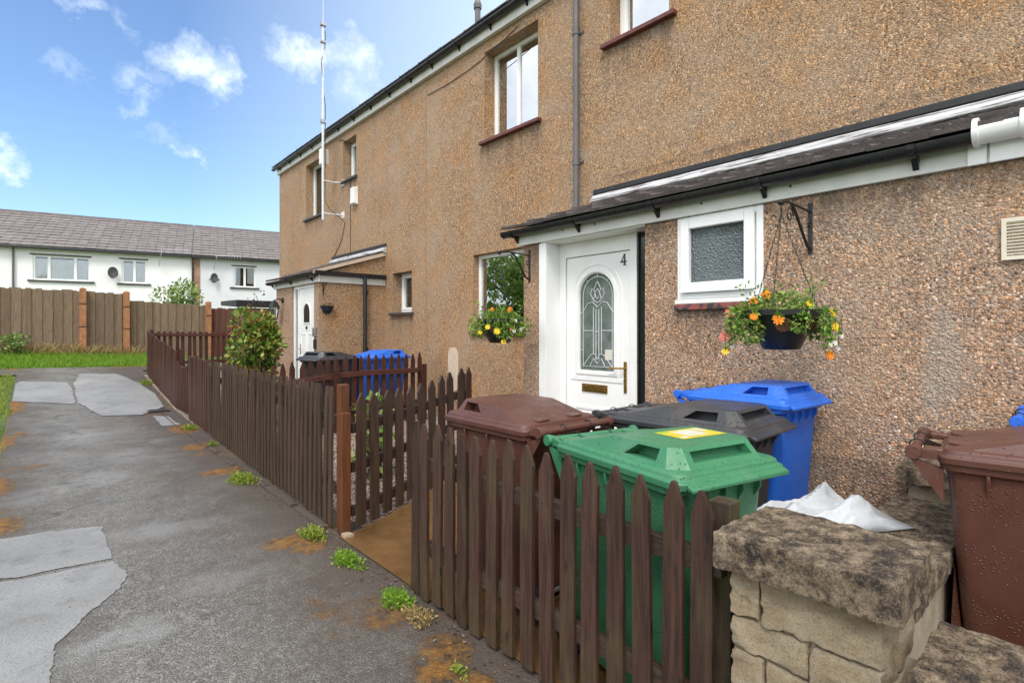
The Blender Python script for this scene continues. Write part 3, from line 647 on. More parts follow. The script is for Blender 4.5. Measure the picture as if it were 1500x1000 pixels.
# far return of the porch and white gutter run at the near end
m = MB(); m.quad((PX, LY1, -.1), (PX, LY1, 2.62), (WX, LY1, 3.1), (WX, LY1, -.1)); m.build('porch_side', M['dash_lower'], h4)
m = MB(); gutter_y(m, PX-.10, 2.605, -3, .50, .066)
for y in (.485, .30, .26): m.lathe([(.068, y-.012), (.075, y-.012), (.075, y+.012), (.068, y+.012)], (PX-.10, 0, 2.605), 20, 'y')
m.lathe([(.055, -3), (.055, .49)], (PX-.10, 0, 2.605), 20, 'y')
m.build('porch_gutter', M['upvc'], h4, smooth=50, label='white gutter run joined to the black one')
m = MB(); m.box(PX-.045, PX-.035, .45, .53, 2.448, 2.6); m.build('fascia_joint', M['upvc'], h4, bevel=.003)
m = MB(); m.box(PX-.042, PX-.035, -2.9, .44, 2.448, 2.6); m.build('fascia_joint', M['upvc'], h4, bevel=.003)
for y in (3.55, 3.15, 2.1, 1.45, .75): m = MB(); m.lathe([(.009, -.005), (.007, 0)], (PX-.028, y, 2.53), 8, 'x'); m.build('fascia_screw', M['grey_sill'], h4)
# front door
DXx = PX+.22
d = MB()
d.box(PX+.004, DXx, 3.80, 3.879, .2, 2.44); d.box(PX-.012, PX+.004, 3.80, 3.90, .2, 2.44)       # far jamb lining
d.box(DXx-.03, DXx+.04, 3.72, 3.80, .2, 2.44); d.box(DXx-.03, DXx+.04, 2.85, 2.925, .2, 2.44)
d.box(DXx-.028, DXx+.04, 2.925, 3.72, 2.295, 2.44); d.box(PX-.006, DXx+.03, 2.63, 3.88, 2.44, 2.53)
d.box(DXx-.028, DXx+.04, 2.925, 3.72, .2, .30)
df = d.build('door_frame', M['upvc'], h4, bevel=.004)
s = MB(); s.box(DXx, DXx+.02, 2.63, 2.85, .2, 2.44); s.build('side_glass', M['dark_gap'], df)
s = MB(); s.box(DXx-.02, DXx+.0, 2.63, 2.655, .2, 2.44); s.box(DXx-.02, DXx, 2.835, 2.85, .2, 2.44); s.build('side_frame', M['black_plastic'], df)
dy0, dy1, dz0, dz1 = 2.932, 3.713, .305, 2.288
gy0, gy1 = 3.115, 3.545; gzb, gzt = 1.165, 2.115; gcy = (gy0+gy1)/2; gr = (gy1-gy0)/2
def arch(y0, y1, z0, zt, n=16, ex=0):
    cy = (y0+y1)/2; r = (y1-y0)/2+ex
    return [(cy-r, z0-ex)] + [(cy+r*math.cos(math.pi-math.pi*i/n), zt-(y1-y0)/2+r*math.sin(math.pi-math.pi*i/n)) for i in range(n+1)] + [(cy+r, z0-ex)]
leaf = MB()
X0 = DXx-.012
hole = arch(gy0, gy1, gzb, gzt)
# leaf face as a ring between outer rectangle and arched opening
n = len(hole); outer = []
for (y, z) in hole:
    t = (y-gcy)/gr
    if z <= gzb+1e-6: outer.append((dy0 if y < gcy else dy1, dz0))
    else:
        a = math.atan2(z-(gzt-gr), y-gcy)
        k = max(abs(math.cos(a))/((dy1-dy0)/2), abs(math.sin(a))/(dz1-(gzt-gr)))
        yy = (dy0+dy1)/2+math.cos(a)/k; outer.append((min(dy1, max(dy0, yy)), (gzt-gr)+math.sin(a)/k))
def P(q, x): return (x, q[0], q[1])
for i in range(n-1): leaf.quad(P(outer[i], X0), P(outer[i+1], X0), P(hole[i+1], X0), P(hole[i], X0))
leaf.quad(P(outer[-1], X0), P(outer[0], X0), P(hole[0], X0), P(hole[-1], X0))
for i in range(n): leaf.quad(P(hole[i], X0), P(hole[(i+1) % n], X0), P(hole[(i+1) % n], X0+.03), P(hole[i], X0+.03))
for a, b in ((dy0, dz0), (dy1, dz0)): leaf.quad((X0, a, dz0), (X0, a, dz1), (X0+.04, a, dz1), (X0+.04, a, dz0))
leaf.quad((X0, dy0, dz1), (X0, dy1, dz1), (X0+.04, dy1, dz1), (X0+.04, dy0, dz1))
door = leaf.build('door', M['upvc'], h4)
def moulding(path, w, t, x, closed=True):
    mb = MB(); k = len(path); rings = []
    cy = sum(p[0] for p in path)/k; cz = sum(p[1] for p in path)/k
    for i in range(k):
        a = Vector(path[(i-1) % k]); b = Vector(path[i]); c = Vector(path[(i+1) % k])
        d1 = (b-a).normalized(); d2 = (c-b).normalized(); nn = Vector((-(d1+d2).y, (d1+d2).x)).normalized()
        cosx = max(.5, nn.dot(Vector((-d1.y, d1.x)))); nn = nn/cosx
        q = [b-nn*w/2, b-nn*w*.25, b+nn*w*.25, b+nn*w/2]; hh = [0, -t, -t, 0]
        rings.append([(x+h, p.x, p.y) for p, h in zip(q, hh)])
    mb.loft(rings+[rings[0]], False, False, False); return mb
moulding(arch(gy0, gy1, gzb, gzt, 20, .022), .05, .018, X0).build('glazing_bead', M['upvc'], door, smooth=40)
moulding(arch(gy0, gy1, gzb, gzt, 20, .085), .03, .008, X0).build('panel_moulding', M['upvc'], door, smooth=40)
moulding([(gy0-.1, gzb-.09), (gy0-.1, gzb-.07), (gy1+.1, gzb-.07), (gy1+.1, gzb-.09)], .02, .01, X0).build('panel_moulding', M['upvc'], door)
moulding([(3.06, .42), (3.06, .80), (3.60, .80), (3.60, .42)], .05, .012, X0).build('panel_moulding', M['upvc'], door)
moulding([(3.12, .48), (3.12, .74), (3.54, .74), (3.54, .48)], .02, .01, X0).build('panel_moulding', M['upvc'], door)
g = MB(); g.extrude([(X0+.02, y, z) for y, z in arch(gy0-.004, gy1+.004, gzb-.004, gzt+.004)], (.006, 0, 0)); pane = g.build('pane', M['door_glass'], door)
g = MB(); g.box(X0+.05, X0+.06, gy0-.05, gy1+.05, gzb-.05, gzt+.05); g.build('hall_shade', M['hall'], door)
L = MB(); lx = X0+.017
def came(pts, r=.0042): L.tube([(lx, gcy+a, b) for a, b in pts], r, 5)
ib = arch(gy0+.035, gy1-.035, gzb+.04, gzt-.035, 16); came([(y-gcy, z) for y, z in ib+ib[:1]])
came([(-.18, gzb+.04), (-.13, gzb+.10), (-.08, gzb+.155), (-.03, gzb+.165), (0, gzb+.11), (.03, gzb+.165), (.08, gzb+.155), (.13, gzb+.10), (.18, gzb+.04)])
came([(-.09, gzb+.05), (-.05, gzb+.12), (0, gzb+.07), (.05, gzb+.12), (.09, gzb+.05)])
for s in (-1, 1):
    came([(.018*s, gzb+.11), (.018*s, gzb+.60)]); came([(.05*s, gzb+.165), (.05*s, gzb+.62)])
    came([(.05*s, gzb+.39), (gr*s*.82, gzb+.39)]); came([(gr*s, gzb+.2), (gr*s*.82, gzb+.2)])
    came([(.0, gzb+.62), (.06*s, gzb+.67), (.12*s, gzb+.66), (.18*s, gzb+.58), (gr*s, gzb+.56)])
    came([(0, gzb+.66), (.05*s, gzb+.69), (.085*s, gzb+.75), (.07*s, gzb+.80), (.035*s, gzb+.78), (.02*s, gzb+.72), (0, gzb+.70)])
    came([(0, gzb+.87), (.03*s, gzb+.82), (.045*s, gzb+.78)]); came([(.045*s, gzb+.70), (.03*s, gzb+.76), (0, gzb+.80)])
    came([(gr*s*.55, gzt-.08), (gr*s*.68, gzt-.045)])
came([(0, gzt), (0, gzt-.035)]); came([(-.018, gzb+.39), (0, gzb+.375), (.018, gzb+.39)])
L.build('leading', M['lead'], pane, smooth=60)
b = MB(); b.box(X0-.012, X0-.0005, 3.19, 3.505, .955, 1.035); lb = b.build('letterbox', M['brass'], door, bevel=.004)
b = MB(); b.box(X0-.02, X0-.0125, 3.21, 3.485, .972, 1.02); b.build('flap', M['brass'], lb, bevel=.004)
b = MB(); b.box(X0-.012, X0-.0005, 2.966, 3.0, .98, 1.27); hb = b.build('handle_plate', M['brass'], door, bevel=.006)
b = MB(); b.tube([(X0-.012, 2.983, 1.21), (X0-.055, 2.983, 1.21), (X0-.06, 3.0, 1.21), (X0-.058, 3.13, 1.205)], .009, 8); b.build('handle', M['brass'], hb, smooth=50); b = MB(); b.lathe([(.008, -.004), (.006, 0)], (X0-.0125, 2.983, 1.10), 8, 'x'); b.build('lock', M['grey_sill'], hb)
# house number 4 (pixel strip reads towards -y)
def glyph4(x, yc, z0, h, mat, parent):
    w = h*.62; s = h*.13; P2 = lambda a, b: (x, yc+w/2-a*w, z0+b*h); q = MB()
    q.extrude([P2(.60, 0), P2(.80, 0), P2(.80, 1), P2(.60, 1)], (-.006, 0, 0))
    q.extrude([P2(0, .24), P2(1, .24), P2(1, .38), P2(0, .38)], (-.0055, 0, 0))
    q.extrude([P2(0, .24), P2(.14, .24+.05), P2(.74, .98), P2(.60, 1.0)], (-.005, 0, 0))
    q.extrude([P2(.45, 0), P2(.95, 0), P2(.95, .07), P2(.45, .07)], (-.0055, 0, 0))
    return q.build('door_number', mat, parent)
glyph4(X0-.001, 3.005, 2.16, .105, M['grey_sill'], door)
b = MB(); b.box(X0+.0145, X0+.0165, gy0+.035, gy0+.12, gzb+.11, gzb+.21); b.build('notice', M['sticker_white'], pane)
# kitchen window in the porch
kw = window(h4, PX-.006, 1.643, 2.32, 1.80, 2.448, (), (), None, None, None, M['obscure'], .05)
s = MB(); frame_yz(s, PX-.03, .05, 1.70, 2.285, 1.855, 2.425, .075); s.build('sash', M['upvc'], kw, bevel=.008)
s = MB(); s.box(PX-.05, PX-.03, 1.70, 2.285, 1.85, 1.866); s.build('drip_bar', M['upvc'], kw, bevel=.003)
s = MB(); s.box(PX+.04, PX+.05, 1.66, 2.3, 1.82, 2.44); s.build('room_shade', M['backing'], kw)
s = MB(); s.box(PX-.035, PX-.006, 1.643, 2.325, 1.765, 1.797); s.build('sill_board', M['upvc'], kw, bevel=.003)
s = MB(); s.box(PX-.045, PX+.01, 1.66, 2.33, 1.715, 1.762); s.build('sill', M['worn_sill'], kw, bevel=.006)
# wall vent
v = MB(); frame_yz(v, PX-.022, .024, .17, .395, 1.925, 2.145, .02); v.box(PX-.004, PX-.002, .18, .385, 1.935, 2.135)
for i in range(11):
    z = 1.95+i*.0168; v.extrude([(PX-.018, .19, z), (PX-.020, .19, z+.004), (PX-.004, .19, z+.013), (PX-.003, .19, z+.009)], (0, .185, 0))
v.build('air_vent', M['cream_vent'], h4)
# pale bare patch low on the main wall
def patch_on_wall(parent, y0, y1, z0, z1):
    p = []
    for i in range(28):
        a = 2*math.pi*i/28; cx = abs(math.cos(a))**.5*math.copysign(1, math.cos(a)); sy = abs(math.sin(a))**.5*math.copysign(1, math.sin(a))
        j = 1+.08*mnoise.noise(Vector((i*.9, 2, 5)))
        p.append((WX-.004, (y0+y1)/2+cx*(y1-y0)/2*j, (z0+z1)/2+sy*(z1-z0)/2*j))
    m = MB(); m.extrude(p, (.003, 0, 0)); m.build('bare_patch', M['paint_patch'], parent)
patch_on_wall(h4, 7.18, 7.48, .55, 1.28)
# thin cable looping along the wall below the eaves
m = MB(); m.tube([(WX-.012, 8.1, 5.75)] + [(WX-.012, 8.1-i*.3, 5.75-.12*math.sin(i*math.pi/9)+.03*i) for i in range(1, 9)], .006, 5); m.build('wall_cable', M['cable'], h4)

# ------------------------------------------------------------------ the neighbour's house
hn = thing('terraced_house', (WX, 12.0, 0), 0, 'brown pebbledash end terrace house with small white-doored porch and tall mast', 'house', 'houses of the pebbledash terrace')
m = MB(); wall_x(m, WX, 8.152, 16.0, -.1, 6.1, [(8.66, 9.38, 1.87, 2.68, .2), (10.99, 11.67, 4.92, 5.86, .2), (12.83, 13.95, 4.40, 5.84, .2)], .2)
m.quad((WX, 16, -.1), (WX, 16, 6.1), (WX+7, 16, 6.1), (WX+7, 16, -.1)); m.quad((WX+7, 8.152, -.1), (WX+7, 16, -.1), (WX+7, 16, 6.1), (WX+7, 8.152, 6.1))
m.add([(WX, 16, 6.1), (WX+7, 16, 6.1), (WX+3.5, 16, 7.9)], [(2, 1, 0)])
m.build('wall', M['dash_upper'], hn)
w = MB(); w.box(WX+.6, WX+6.8, 8.2, 8.25, 0, 6); w.box(WX+.25, WX+6.9, 8.3, 15.9, 3.3, 3.4); w.box(WX+1.9, WX+2, 8.3, 15.9, 0, 6); w.build('interior', M['white_inner'], hn)
window(hn, WX+.2, 8.66, 9.38, 1.92, 2.68, (), (0,), (WX-.06, .07, .05), M['grey_sill'], [(.1, .9)])
window(hn, WX+.2, 10.99, 11.67, 4.97, 5.86, (), (0,), (WX-.06, .06, .05), M['grey_sill'], [(.05, .5)])
window(hn, WX+.2, 12.83, 13.95, 4.45, 5.84, (.5,), (0,), (WX-.06, .06, .05), M['grey_sill'], [(.05, .95)])
eaves(hn, 8.152, 16.0, .12)
PN0, PN1 = 9.7, 12.05
leanto(hn, PN0, PN1, .1, 9.62, 12.3, 9, [(9.93, 11.09, .2, 2.45, .08)])
m = MB(); m.add([(PX, PN0, -.1), (WX, PN0, -.1), (WX, PN0, 3.06), (PX, PN0, 2.60)], [(0, 1, 2, 3)]); m.build('porch_side', M['dash_upper'], hn); m = MB(); m.quad((PX, PN1, -.1), (PX, PN1, 2.62), (WX, PN1, 3.1), (WX, PN1, -.1)); m.build('porch_side', M['dash_upper'], hn)
m = MB(); m.box(PX-.06, WX, PN0-.03, PN0-.002, 2.46, 2.58); m.build('side_fascia', M['white_paint'], hn)
m = MB(); m.extrude([(PX-.1, PN0-.1, 2.585), (PX-.1, PN0-.002, 2.585), (PX-.1, PN0-.002, 2.63), (PX-.1, PN0-.11, 2.66)], (WX-PX+.08, 0, 0)); m.build('side_gutter', M['black_plastic'], hn)
m = MB(); m.extrude([(PX-.12, PN0-.05, 2.60), (WX, PN0-.05, 3.06), (WX, PN0-.05, 3.13), (PX-.12, PN0-.05, 2.66)], (0, .05, 0)); m.build('verge_board', M['paint_patch'], hn)
downpipe(hn, 4.71, PN0-.07, .1, 2.6, .037, M['black_plastic'], (1.2, 2.3), 4.75)
# neighbour's door
d = MB(); frame_yz(d, PX+.03, .07, 9.935, 11.085, .2, 2.448, .06); d.box(PX+.032, PX+.1, 10.80, 10.86, .2, 2.4)
df = d.build('door_frame', M['upvc'], hn, bevel=.004)
s = MB(); s.box(PX+.06, PX+.066, 10.86, 11.03, .25, 2.39); s.build('side_glass', M['glass'], df); s = MB(); s.box(PX+.15, PX+.16, 10.8, 11.05, .25, 2.4); s.build('side_blind', M['curtain'], df)
d = MB(); d.box(PX+.045, PX+.09, 10.0, 10.795, .26, 2.385); nd = d.build('door', M['upvc'], hn, bevel=.004)
g = MB(); g.extrude([(PX+.044, y, z) for y, z in arch(10.24, 10.56, 1.72, 2.08, 12)], (-.004, 0, 0)); g.build('pane', M['dark_gap'], nd)
moulding(arch(10.24, 10.56, 1.72, 2.08, 12, .015), .03, .012, PX+.0445).build('glazing_bead', M['upvc'], nd)
for a, b in ((.42, .80), (1.05, 1.5)):
    for y in (10.1, 10.45): moulding([(y, a), (y, b), (y+.25, b), (y+.25, a)], .025, .01, PX+.0445).build('panel_moulding', M['upvc'], nd)
b = MB(); b.box(PX+.034, PX+.0445, 10.24, 10.55, .88, .95); b.build('letterbox', M['brass'], nd, bevel=.003)
b = MB(); b.box(PX+.034, PX+.0445, 10.70, 10.74, 1.08, 1.3); b.tube([(PX+.036, 10.72, 1.2), (PX+.0, 10.72, 1.2), (PX+.0, 10.6, 1.2)], .008, 6); b.build('handle', M['brass'], nd)
b = MB(); b.lathe([(.03, -.01), (.035, 0), (.03, .008)], (PX+.036, 10.4, 1.62), 12, 'x'); b.build('knocker', M['iron'], nd)
# key safe by the door
k = thing('key_safe', (PX-.02, 9.84, 1.3), 0, 'small grey and black key safe on the wall beside the far white door', 'key safe')
m = MB(); m.box(PX-.05, PX-.001, 9.79, 9.89, 1.45, 1.62); m.build('lid', M['chrome'], k, bevel=.008); m = MB(); m.box(PX-.045, PX-.001, 9.80, 9.86, 1.22, 1.40); m.build('body', M['iron'], k, bevel=.008)

# wall lantern
ln = thing('wall_lantern', (PX, 11.62, 2.05), 0, 'black coach lantern on the porch wall left of the far white door', 'wall lamp')
m = MB(); m.lathe([(.05, -.03), (.06, 0)], (PX-.001, 11.62, 2.2), 12, 'x'); m.tube([(PX, 11.62, 2.2), (PX-.1, 11.62, 2.23), (PX-.17, 11.62, 2.2), (PX-.18, 11.62, 2.14)], .012, 8); m.build('bracket', M['iron'], ln)
m = MB(); m.lathe([(.012, 2.20), (.06, 2.16), (.115, 2.06), (.12, 2.05), (.0, 2.05)], (PX-.18, 11.62, 0), 6); m.lathe([(0, 1.80), (.05, 1.79), (.06, 1.82), (0, 1.825)], (PX-.18, 11.62, 0), 6)
for i in range(6):
    a = 2*math.pi*i/6; m.tube([(PX-.18+.058*math.cos(a), 11.62+.058*math.sin(a), 1.82), (PX-.18+.1*math.cos(a), 11.62+.1*math.sin(a), 2.05)], .007, 4)
m.build('cage', M['iron'], ln); m = MB(); m.lathe([(.054, 1.825), (.095, 2.045)], (PX-.18, 11.62, 0), 6); m.build('glass', M['lamp_glass'], ln)

# antenna mast
my, mx = 11.78, WX-.42
mast = thing('antenna_mast', (mx, my, 4.2), 0, 'tall thin white radio mast standing off the far house wall', 'antenna mast')
m = MB(); m.tube([(mx, my, 4.05), (mx, my, 7.0)], .029, 10); m.tube([(mx, my, 6.95), (mx, my, 8.1)], .021, 8); m.build('pole', M['bracket_white'], mast, smooth=50)
m = MB(); m.tube([(mx, my, 8.05), (mx, my, 8.45)], .028, 8); m.tube([(mx, my, 8.4), (mx+.005, my, 9.06)], [.009, .006], 6); m.build('whip', M['bracket_white'], mast, smooth=50)
m = MB(); m.box(mx-.06, mx+.06, my-.05, my+.05, 8.40, 8.47); m.box(mx-.05, mx+.05, my-.045, my+.045, 8.02, 8.07); m.box(mx-.05, mx+.05, my-.045, my+.045, 6.22, 6.3); m.build('clamp', M['chrome'], mast, bevel=.004)
m = MB(); m.box(mx-.02, mx+.16, my+.06, my+.2, 5.32, 5.68); m.build('aerial_box', M['alarm'], mast, bevel=.02)
for z in (4.93, 4.2):
    b = MB(); b.tube([(mx, my-.02, z), (mx+.2, my-.05, z-.01), (WX, my-.12, z+.0)], .018, 8); b.box(WX-.012, WX-.001, my-.2, my-.04, z-.07, z+.07); b.build('wall_bracket', M['bracket_white'], mast, smooth=50)
m = MB(); m.tube([(mx+.04, my-.02, 8.3), (mx+.05, my, 8.0), (mx-.045, my, 7.6), (mx+.05, my-.01, 6.6), (mx+.05, my, 5.4), (mx+.04, my, 4.5), (mx+.1, my-.1, 4.3), (WX-.03, my-.28, 4.0), (WX-.02, my-.05, 3.6), (WX-.015, my+.5, 3.2), (WX-.015, my+1.3, 3.0), (WX-.015, my+1.7, 3.05)], .008, 5); m.build('cable', M['cable'], mast)
m = MB(); m.tube([(WX-.012, my-.5, 5.75), (WX-.012, my-.52, 3.2)], .006, 5); m.build('cable', M['cable'], mast)
m = MB(); m.tube([(WX, my-.55, 5.72), (WX-.25, my-.55, 5.74), (WX-.25, my-.5, 5.71)], .01, 6); m.build('hook', M['iron'], mast)
# alarm box
al = MB(); al.loft([[(WX-.001, 10.90-.13+s, 0) for s in ()] or [(WX-.001, 11.0+a, z) for a, z in p] for p in [[(-.12, 4.30), (.12, 4.30), (.10, 4.70), (-.10, 4.70)]]] + [[(WX-.10, 11.0+a, z) for a, z in [(-.10, 4.33), (.10, 4.33), (.085, 4.68), (-.085, 4.68)]]])
single(al.build('alarm_box', M['alarm'], bevel=.012), 'white tapered burglar alarm box high on the far house wall', 'alarm box')

# ------------------------------------------------------------------ white terrace in the distance
dirv = Vector((.9775, -.2116, 0)); nrmv = Vector((-.2116, -.9775, 0)); P0 = Vector((.664, 30.1, 0)); GB = .6
RB = math.atan2(dirv.y, dirv.x)
def far_house(s0, s1, mat, label, wins, pipe):
    loc = P0 + dirv*s0; loc.z = GB
    t = thing('terraced_house', tuple(loc), RB, label, 'house', 'white terrace beyond the board fence'); L = s1-s0
    # local: x along facade, y into the house (away from camera), z up from GB
    m = MB(); ze = 5.12-GB
    holes = [(a-s0, b-s0, c-GB, d-GB) for a, b, c, d in wins]
    xs = sorted({0, L, *[h[0] for h in holes], *[h[1] for h in holes]}); zs = sorted({0, ze, *[h[2] for h in holes], *[h[3] for h in holes]})
    for a, b in zip(xs, xs[1:]):
        for c, d in zip(zs, zs[1:]):
            if any(h[0] <= a and b <= h[1] and h[2] <= c and d <= h[3] for h in holes): continue
            m.quad((a, 0, c), (b, 0, c), (b, 0, d), (a, 0, d))
    for a, b, c, d in holes:
        m.quad((a, 0, c), (a, .1, c), (b, .1, c), (b, 0, c)); m.quad((a, 0, d), (b, 0, d), (b, .1, d), (a, .1, d)); m.quad((a, 0, c), (a, 0, d), (a, .1, d), (a, .1, c)); m.quad((b, 0, c), (b, .1, c), (b, .1, d), (b, 0, d))
    m.quad((0, 0, 0), (0, 0, ze), (0, 7, ze), (0, 7, 0)); m.quad((L, 0, 0), (L, 7, 0), (L, 7, ze), (L, 0, ze)); m.quad((0, 7, 0), (0, 7, ze), (L, 7, ze), (L, 7, 0))
    for x in (0, L): m.add([(x, 0, ze), (x, 7, ze), (x, 3.5, ze+1.93)], [(0, 1, 2)])
    m.build('wall', mat, t, local=True)
    r = MB(); tiles(r, (0, -.22, ze+.0), (L, 0, 0), (0, 3.72, 1.97), int(L/.36), 12, th=.03, lift=.035, jit=.008, seed=int(L*10))
    r.quad((0, 7.2, ze-.1), (L, 7.2, ze-.1), (L, 3.5, ze+1.95), (0, 3.5, ze+1.95)); r.quad((0, -.2, ze-.01), (L, -.2, ze-.01), (L, 3.5, ze+1.94), (0, 3.5, ze+1.94))
    for i in range(int(L/.45)): r.box(i*.45, i*.45+.44, 3.38, 3.62, ze+1.95, ze+2.07)
    rf = r.build('roof', M['tile_far'], t, local=True)
    g = MB(); g.box(0, L, -.33, -.22, ze-.1, ze+.0); g.build('gutter', M['black_plastic'], t, local=True, bevel=.02)
    f = MB(); f.box(0, L, -.2, 0, ze-.05, ze-.02); f.build('soffit', M['white_paint'], t, local=True)
    for (a, b, c, d) in holes:
        n = 3 if b-a > 1.4 else 2; f = MB(); y = .06
        f.box(a, a+.07, y, y+.06, c, d); f.box(b-.07, b, y, y+.06, c, d); f.box(a+.07, b-.07, y+.002, y+.06, c, c+.07); f.box(a+.07, b-.07, y+.002, y+.06, d-.07, d)
        cuts = [.27, .73] if n == 3 else [.5]
        for q in cuts: f.box(a+(b-a)*q-.05, a+(b-a)*q+.05, y+.001, y+.058, c+.07, d-.07)
        wn = f.build('window', M['upvc'], t, local=True)
        g = MB(); g.box(a+.05, b-.05, y+.03, y+.035, c+.05, d-.05); g.build('pane', M['far_glass'], wn, local=True)
        k = MB(); nn = int((b-a)/.02); pts = [(a+(b-a)*i/nn, y+.075+.004*math.sin(i*1.3)) for i in range(nn+1)]
        if mat is M['render_white']:
            k.add([(x, yy, c) for x, yy in pts]+[(x, yy, d-.14) for x, yy in pts], [(i, i+1, nn+2+i, nn+1+i) for i in range(nn)])
        else:
            q = [(i, i+1, nn+2+i, nn+1+i) for i in range(nn) if i < nn*.12 or i > nn*.62]
            k.add([(x, yy, c+.2) for x, yy in pts]+[(x, yy, d-.05) for x, yy in pts], q)
        k.build('curtain', M['curtain'], wn, local=True)
        k = MB(); k.box(a-.2, b+.2, .7, .72, c-.3, d+.3); k.build('room', M['backing'], wn, local=True)  # only a dark panel, painted for the unlit room behind
        s = MB(); s.box(a-.16, b+.16, -.08, .06, c-.07, c-.002); s.build('sill', M['grey_sill'], wn, local=True)
        s = MB(); s.box(a-.1, b+.05, -.02, .0, d+.003, d+.06); s.build('lintel', M['grey_sill'], wn, local=True)
    for x in pipe:
        q = MB(); q.tube([(x, -.07, 0), (x, -.07, ze-.1)], .04, 8); q.build('downpipe', M['grey_plastic'], t, local=True)
    return t
fh1 = far_house(-15, 4.83, M['render_white'], 'white rendered house far left with wide net-curtained window above the board fence', [(-.945, .985, 3.73, 4.79), (2.11, 3.05, 3.72, 4.80), (-6.5, -5.4, 3.73, 4.79)], (-1.55+15,))
fh2 = far_house(4.838, 24, M['render_grey'], 'pale grey rendered house in the distance beside the white one', [(6.59, 7.56, 3.72, 4.75), (9.2, 11.0, 3.72, 4.75)], ())
m = MB(); m.box(.05, .32, -.03, -.002, 0, 4.4)
m.v = [p for p in m.v]; m.build('brick_edge', M['brick'], fh2, local=True)
m = MB(); m.tube([(.02, -.07, 0), (.02, -.07, 4.42)], .04, 8); m.build('downpipe', M['black_plastic'], fh2, local=True)
def dish(s, z, r, label):
    b = P0+dirv*s+Vector((0, 0, z)); t = thing('satellite_dish', tuple(b), RB, label, 'satellite dish', 'satellite dishes on the far terrace')
    prof = [(0.0, .0), (r*.5, .03), (r*.85, .085), (r, .12), (r*.86, .095), (r*.5, .04), (0.0, .012)]
    m = MB(); m.lathe(prof, (0, 0, 0), 18, 'y'); m.v = [Vector((p.x*.85, -p.y-.22, p.z)) for p in m.v]
    m.v = [Matrix.Rotation(R(38), 4, 'Z') @ p for p in m.v]; m.build('reflector', M['grey_plastic'], t, local=True, smooth=50)
    m = MB(); m.tube([(0, 0, -.05), (.05, -.2, -.03), (.1, -.24, 0)], .02, 6); m.tube([(.12, -.25, -r*.9), (.38, -.5, -.1)], .012, 6); m.box(.35, .42, -.54, -.46, -.14, -.06); m.build('arm', M['iron'], t, local=True)
dish(1.62, 4.15, .26, 'grey satellite dish between the two windows of the white far house'); dish(5.55, 4.1, .24, 'grey satellite dish on the pale grey far house')
def aerial(s, z0, z1, label):
    b = P0+dirv*s+nrmv*.35; t = thing('tv_aerial', (b.x, b.y, z0), RB, label, 'tv aerial', 'tv aerials on the far terrace'); h = z1-z0
    m = MB(); m.tube([(0, .3, 0), (0, .02, .12), (.12, 0, h)], .018, 6); m.build('mast', M['chrome'], t, local=True)
    m = MB(); m.tube([(.05, 0, h), (1.15, -.1, h+.05)], .012, 6)
    for i in range(9): x = .12+i*.125; m.tube([(x, -.02-.09*x, h-.11), (x, -.02-.09*x, h+.13)], .007, 4)
    m.build('antenna', M['chrome'], t, local=True)
aerial(3.55, 4.55, 5.3, 'thin tv aerial over the gutter of the white far house'); aerial(5.75, 4.55, 5.15, 'thin tv aerial over the gutter of the pale grey far house')

# ------------------------------------------------------------------ board fence
def board_fence(x0, x1, top0, top1, mat, label, seed, y=19.7):
    r = random.Random(seed); zb = gz((x0+x1)/2, y)-.1
    t = thing('board_fence', ((x0+x1)/2, y, zb), 0, label, 'fence', 'tall board fences across the grass'); m = MB(); x = x0; odd = True
    while x < x1-.02:
        w = min(.105+r.uniform(-.01, .01), x1-x); f = (x-x0)/(x1-x0); z = top0+(top1-top0)*f+r.uniform(-.025, .02); odd = not odd if x > x0 else True; yy = y+r.uniform(-.002, .002)+(.0215 if odd else 0)
        m.box(x-.012, x+w+.012, yy-.009, yy+.009, gz(x, y)-.05, z); x += w
    m.build('boards', mat, t)
    m = MB()
    for f in (.15, .55, .88): m.box(x0, x1, y+.036, y+.075, zb+(top1-zb)*f, zb+(top1-zb)*f+.08)
    m.build('rail', mat, t); return t
def fpost(t, x, top, y=19.62, w=.075):
    m = MB(); m.box(x-w, x+w, y-w, y+w, gz(x, y)-.1, top); m.add([(x-w, y-w, top), (x+w, y-w, top), (x+w, y+w, top), (x-w, y+w, top), (x, y, top+.04)], [(0, 1, 4), (1, 2, 4), (2, 3, 4), (3, 0, 4)]); m.build('post', M['post_terra'], t)
    for z in (top-.45, top-1.1): m = MB(); m.box(x-w-.02, x+w+.02, y-w-.008, y-w-.003, z, z+.025); m.build('strap', M['iron'], t)
f1 = board_fence(-9, .86, 2.74, 2.72, M['fence_pale'], 'leftmost run of tall weathered board fence behind the grass verge', 1); fpost(f1, .9, 2.77)
f2 = board_fence(.96, 1.90, 2.70, 2.66, M['fence_pale'], 'narrow board fence panel between the two nearest orange posts', 2); fpost(f2, 1.92, 2.72)
f3 = board_fence(1.95, 4.08, 2.47, 2.38, M['fence_pale'], 'lower run of weathered board fence right of the second orange post', 3); fpost(f3, 4.1, 2.5)
f4 = board_fence(4.2, 8.0, 2.32, 2.25, M['fence_red'], 'dark red brown board fence below the black shed roof', 4)
sh = thing('garden_shed', (6.4, 22, .8), 0, 'low garden shed with black felt roof behind the red board fence', 'shed')
m = MB(); m.box(5.4, 7.6, 21, 23, .7, 2.4); m.build('wall', M['fence_red'], sh)
m = MB(); m.extrude([(5.25, 20.85, 2.42), (5.25, 23.1, 2.55), (5.25, 23.1, 2.72), (5.25, 20.85, 2.68)], (2.5, 0, 0)); m.build('roof', M['felt'], sh, bevel=.03)

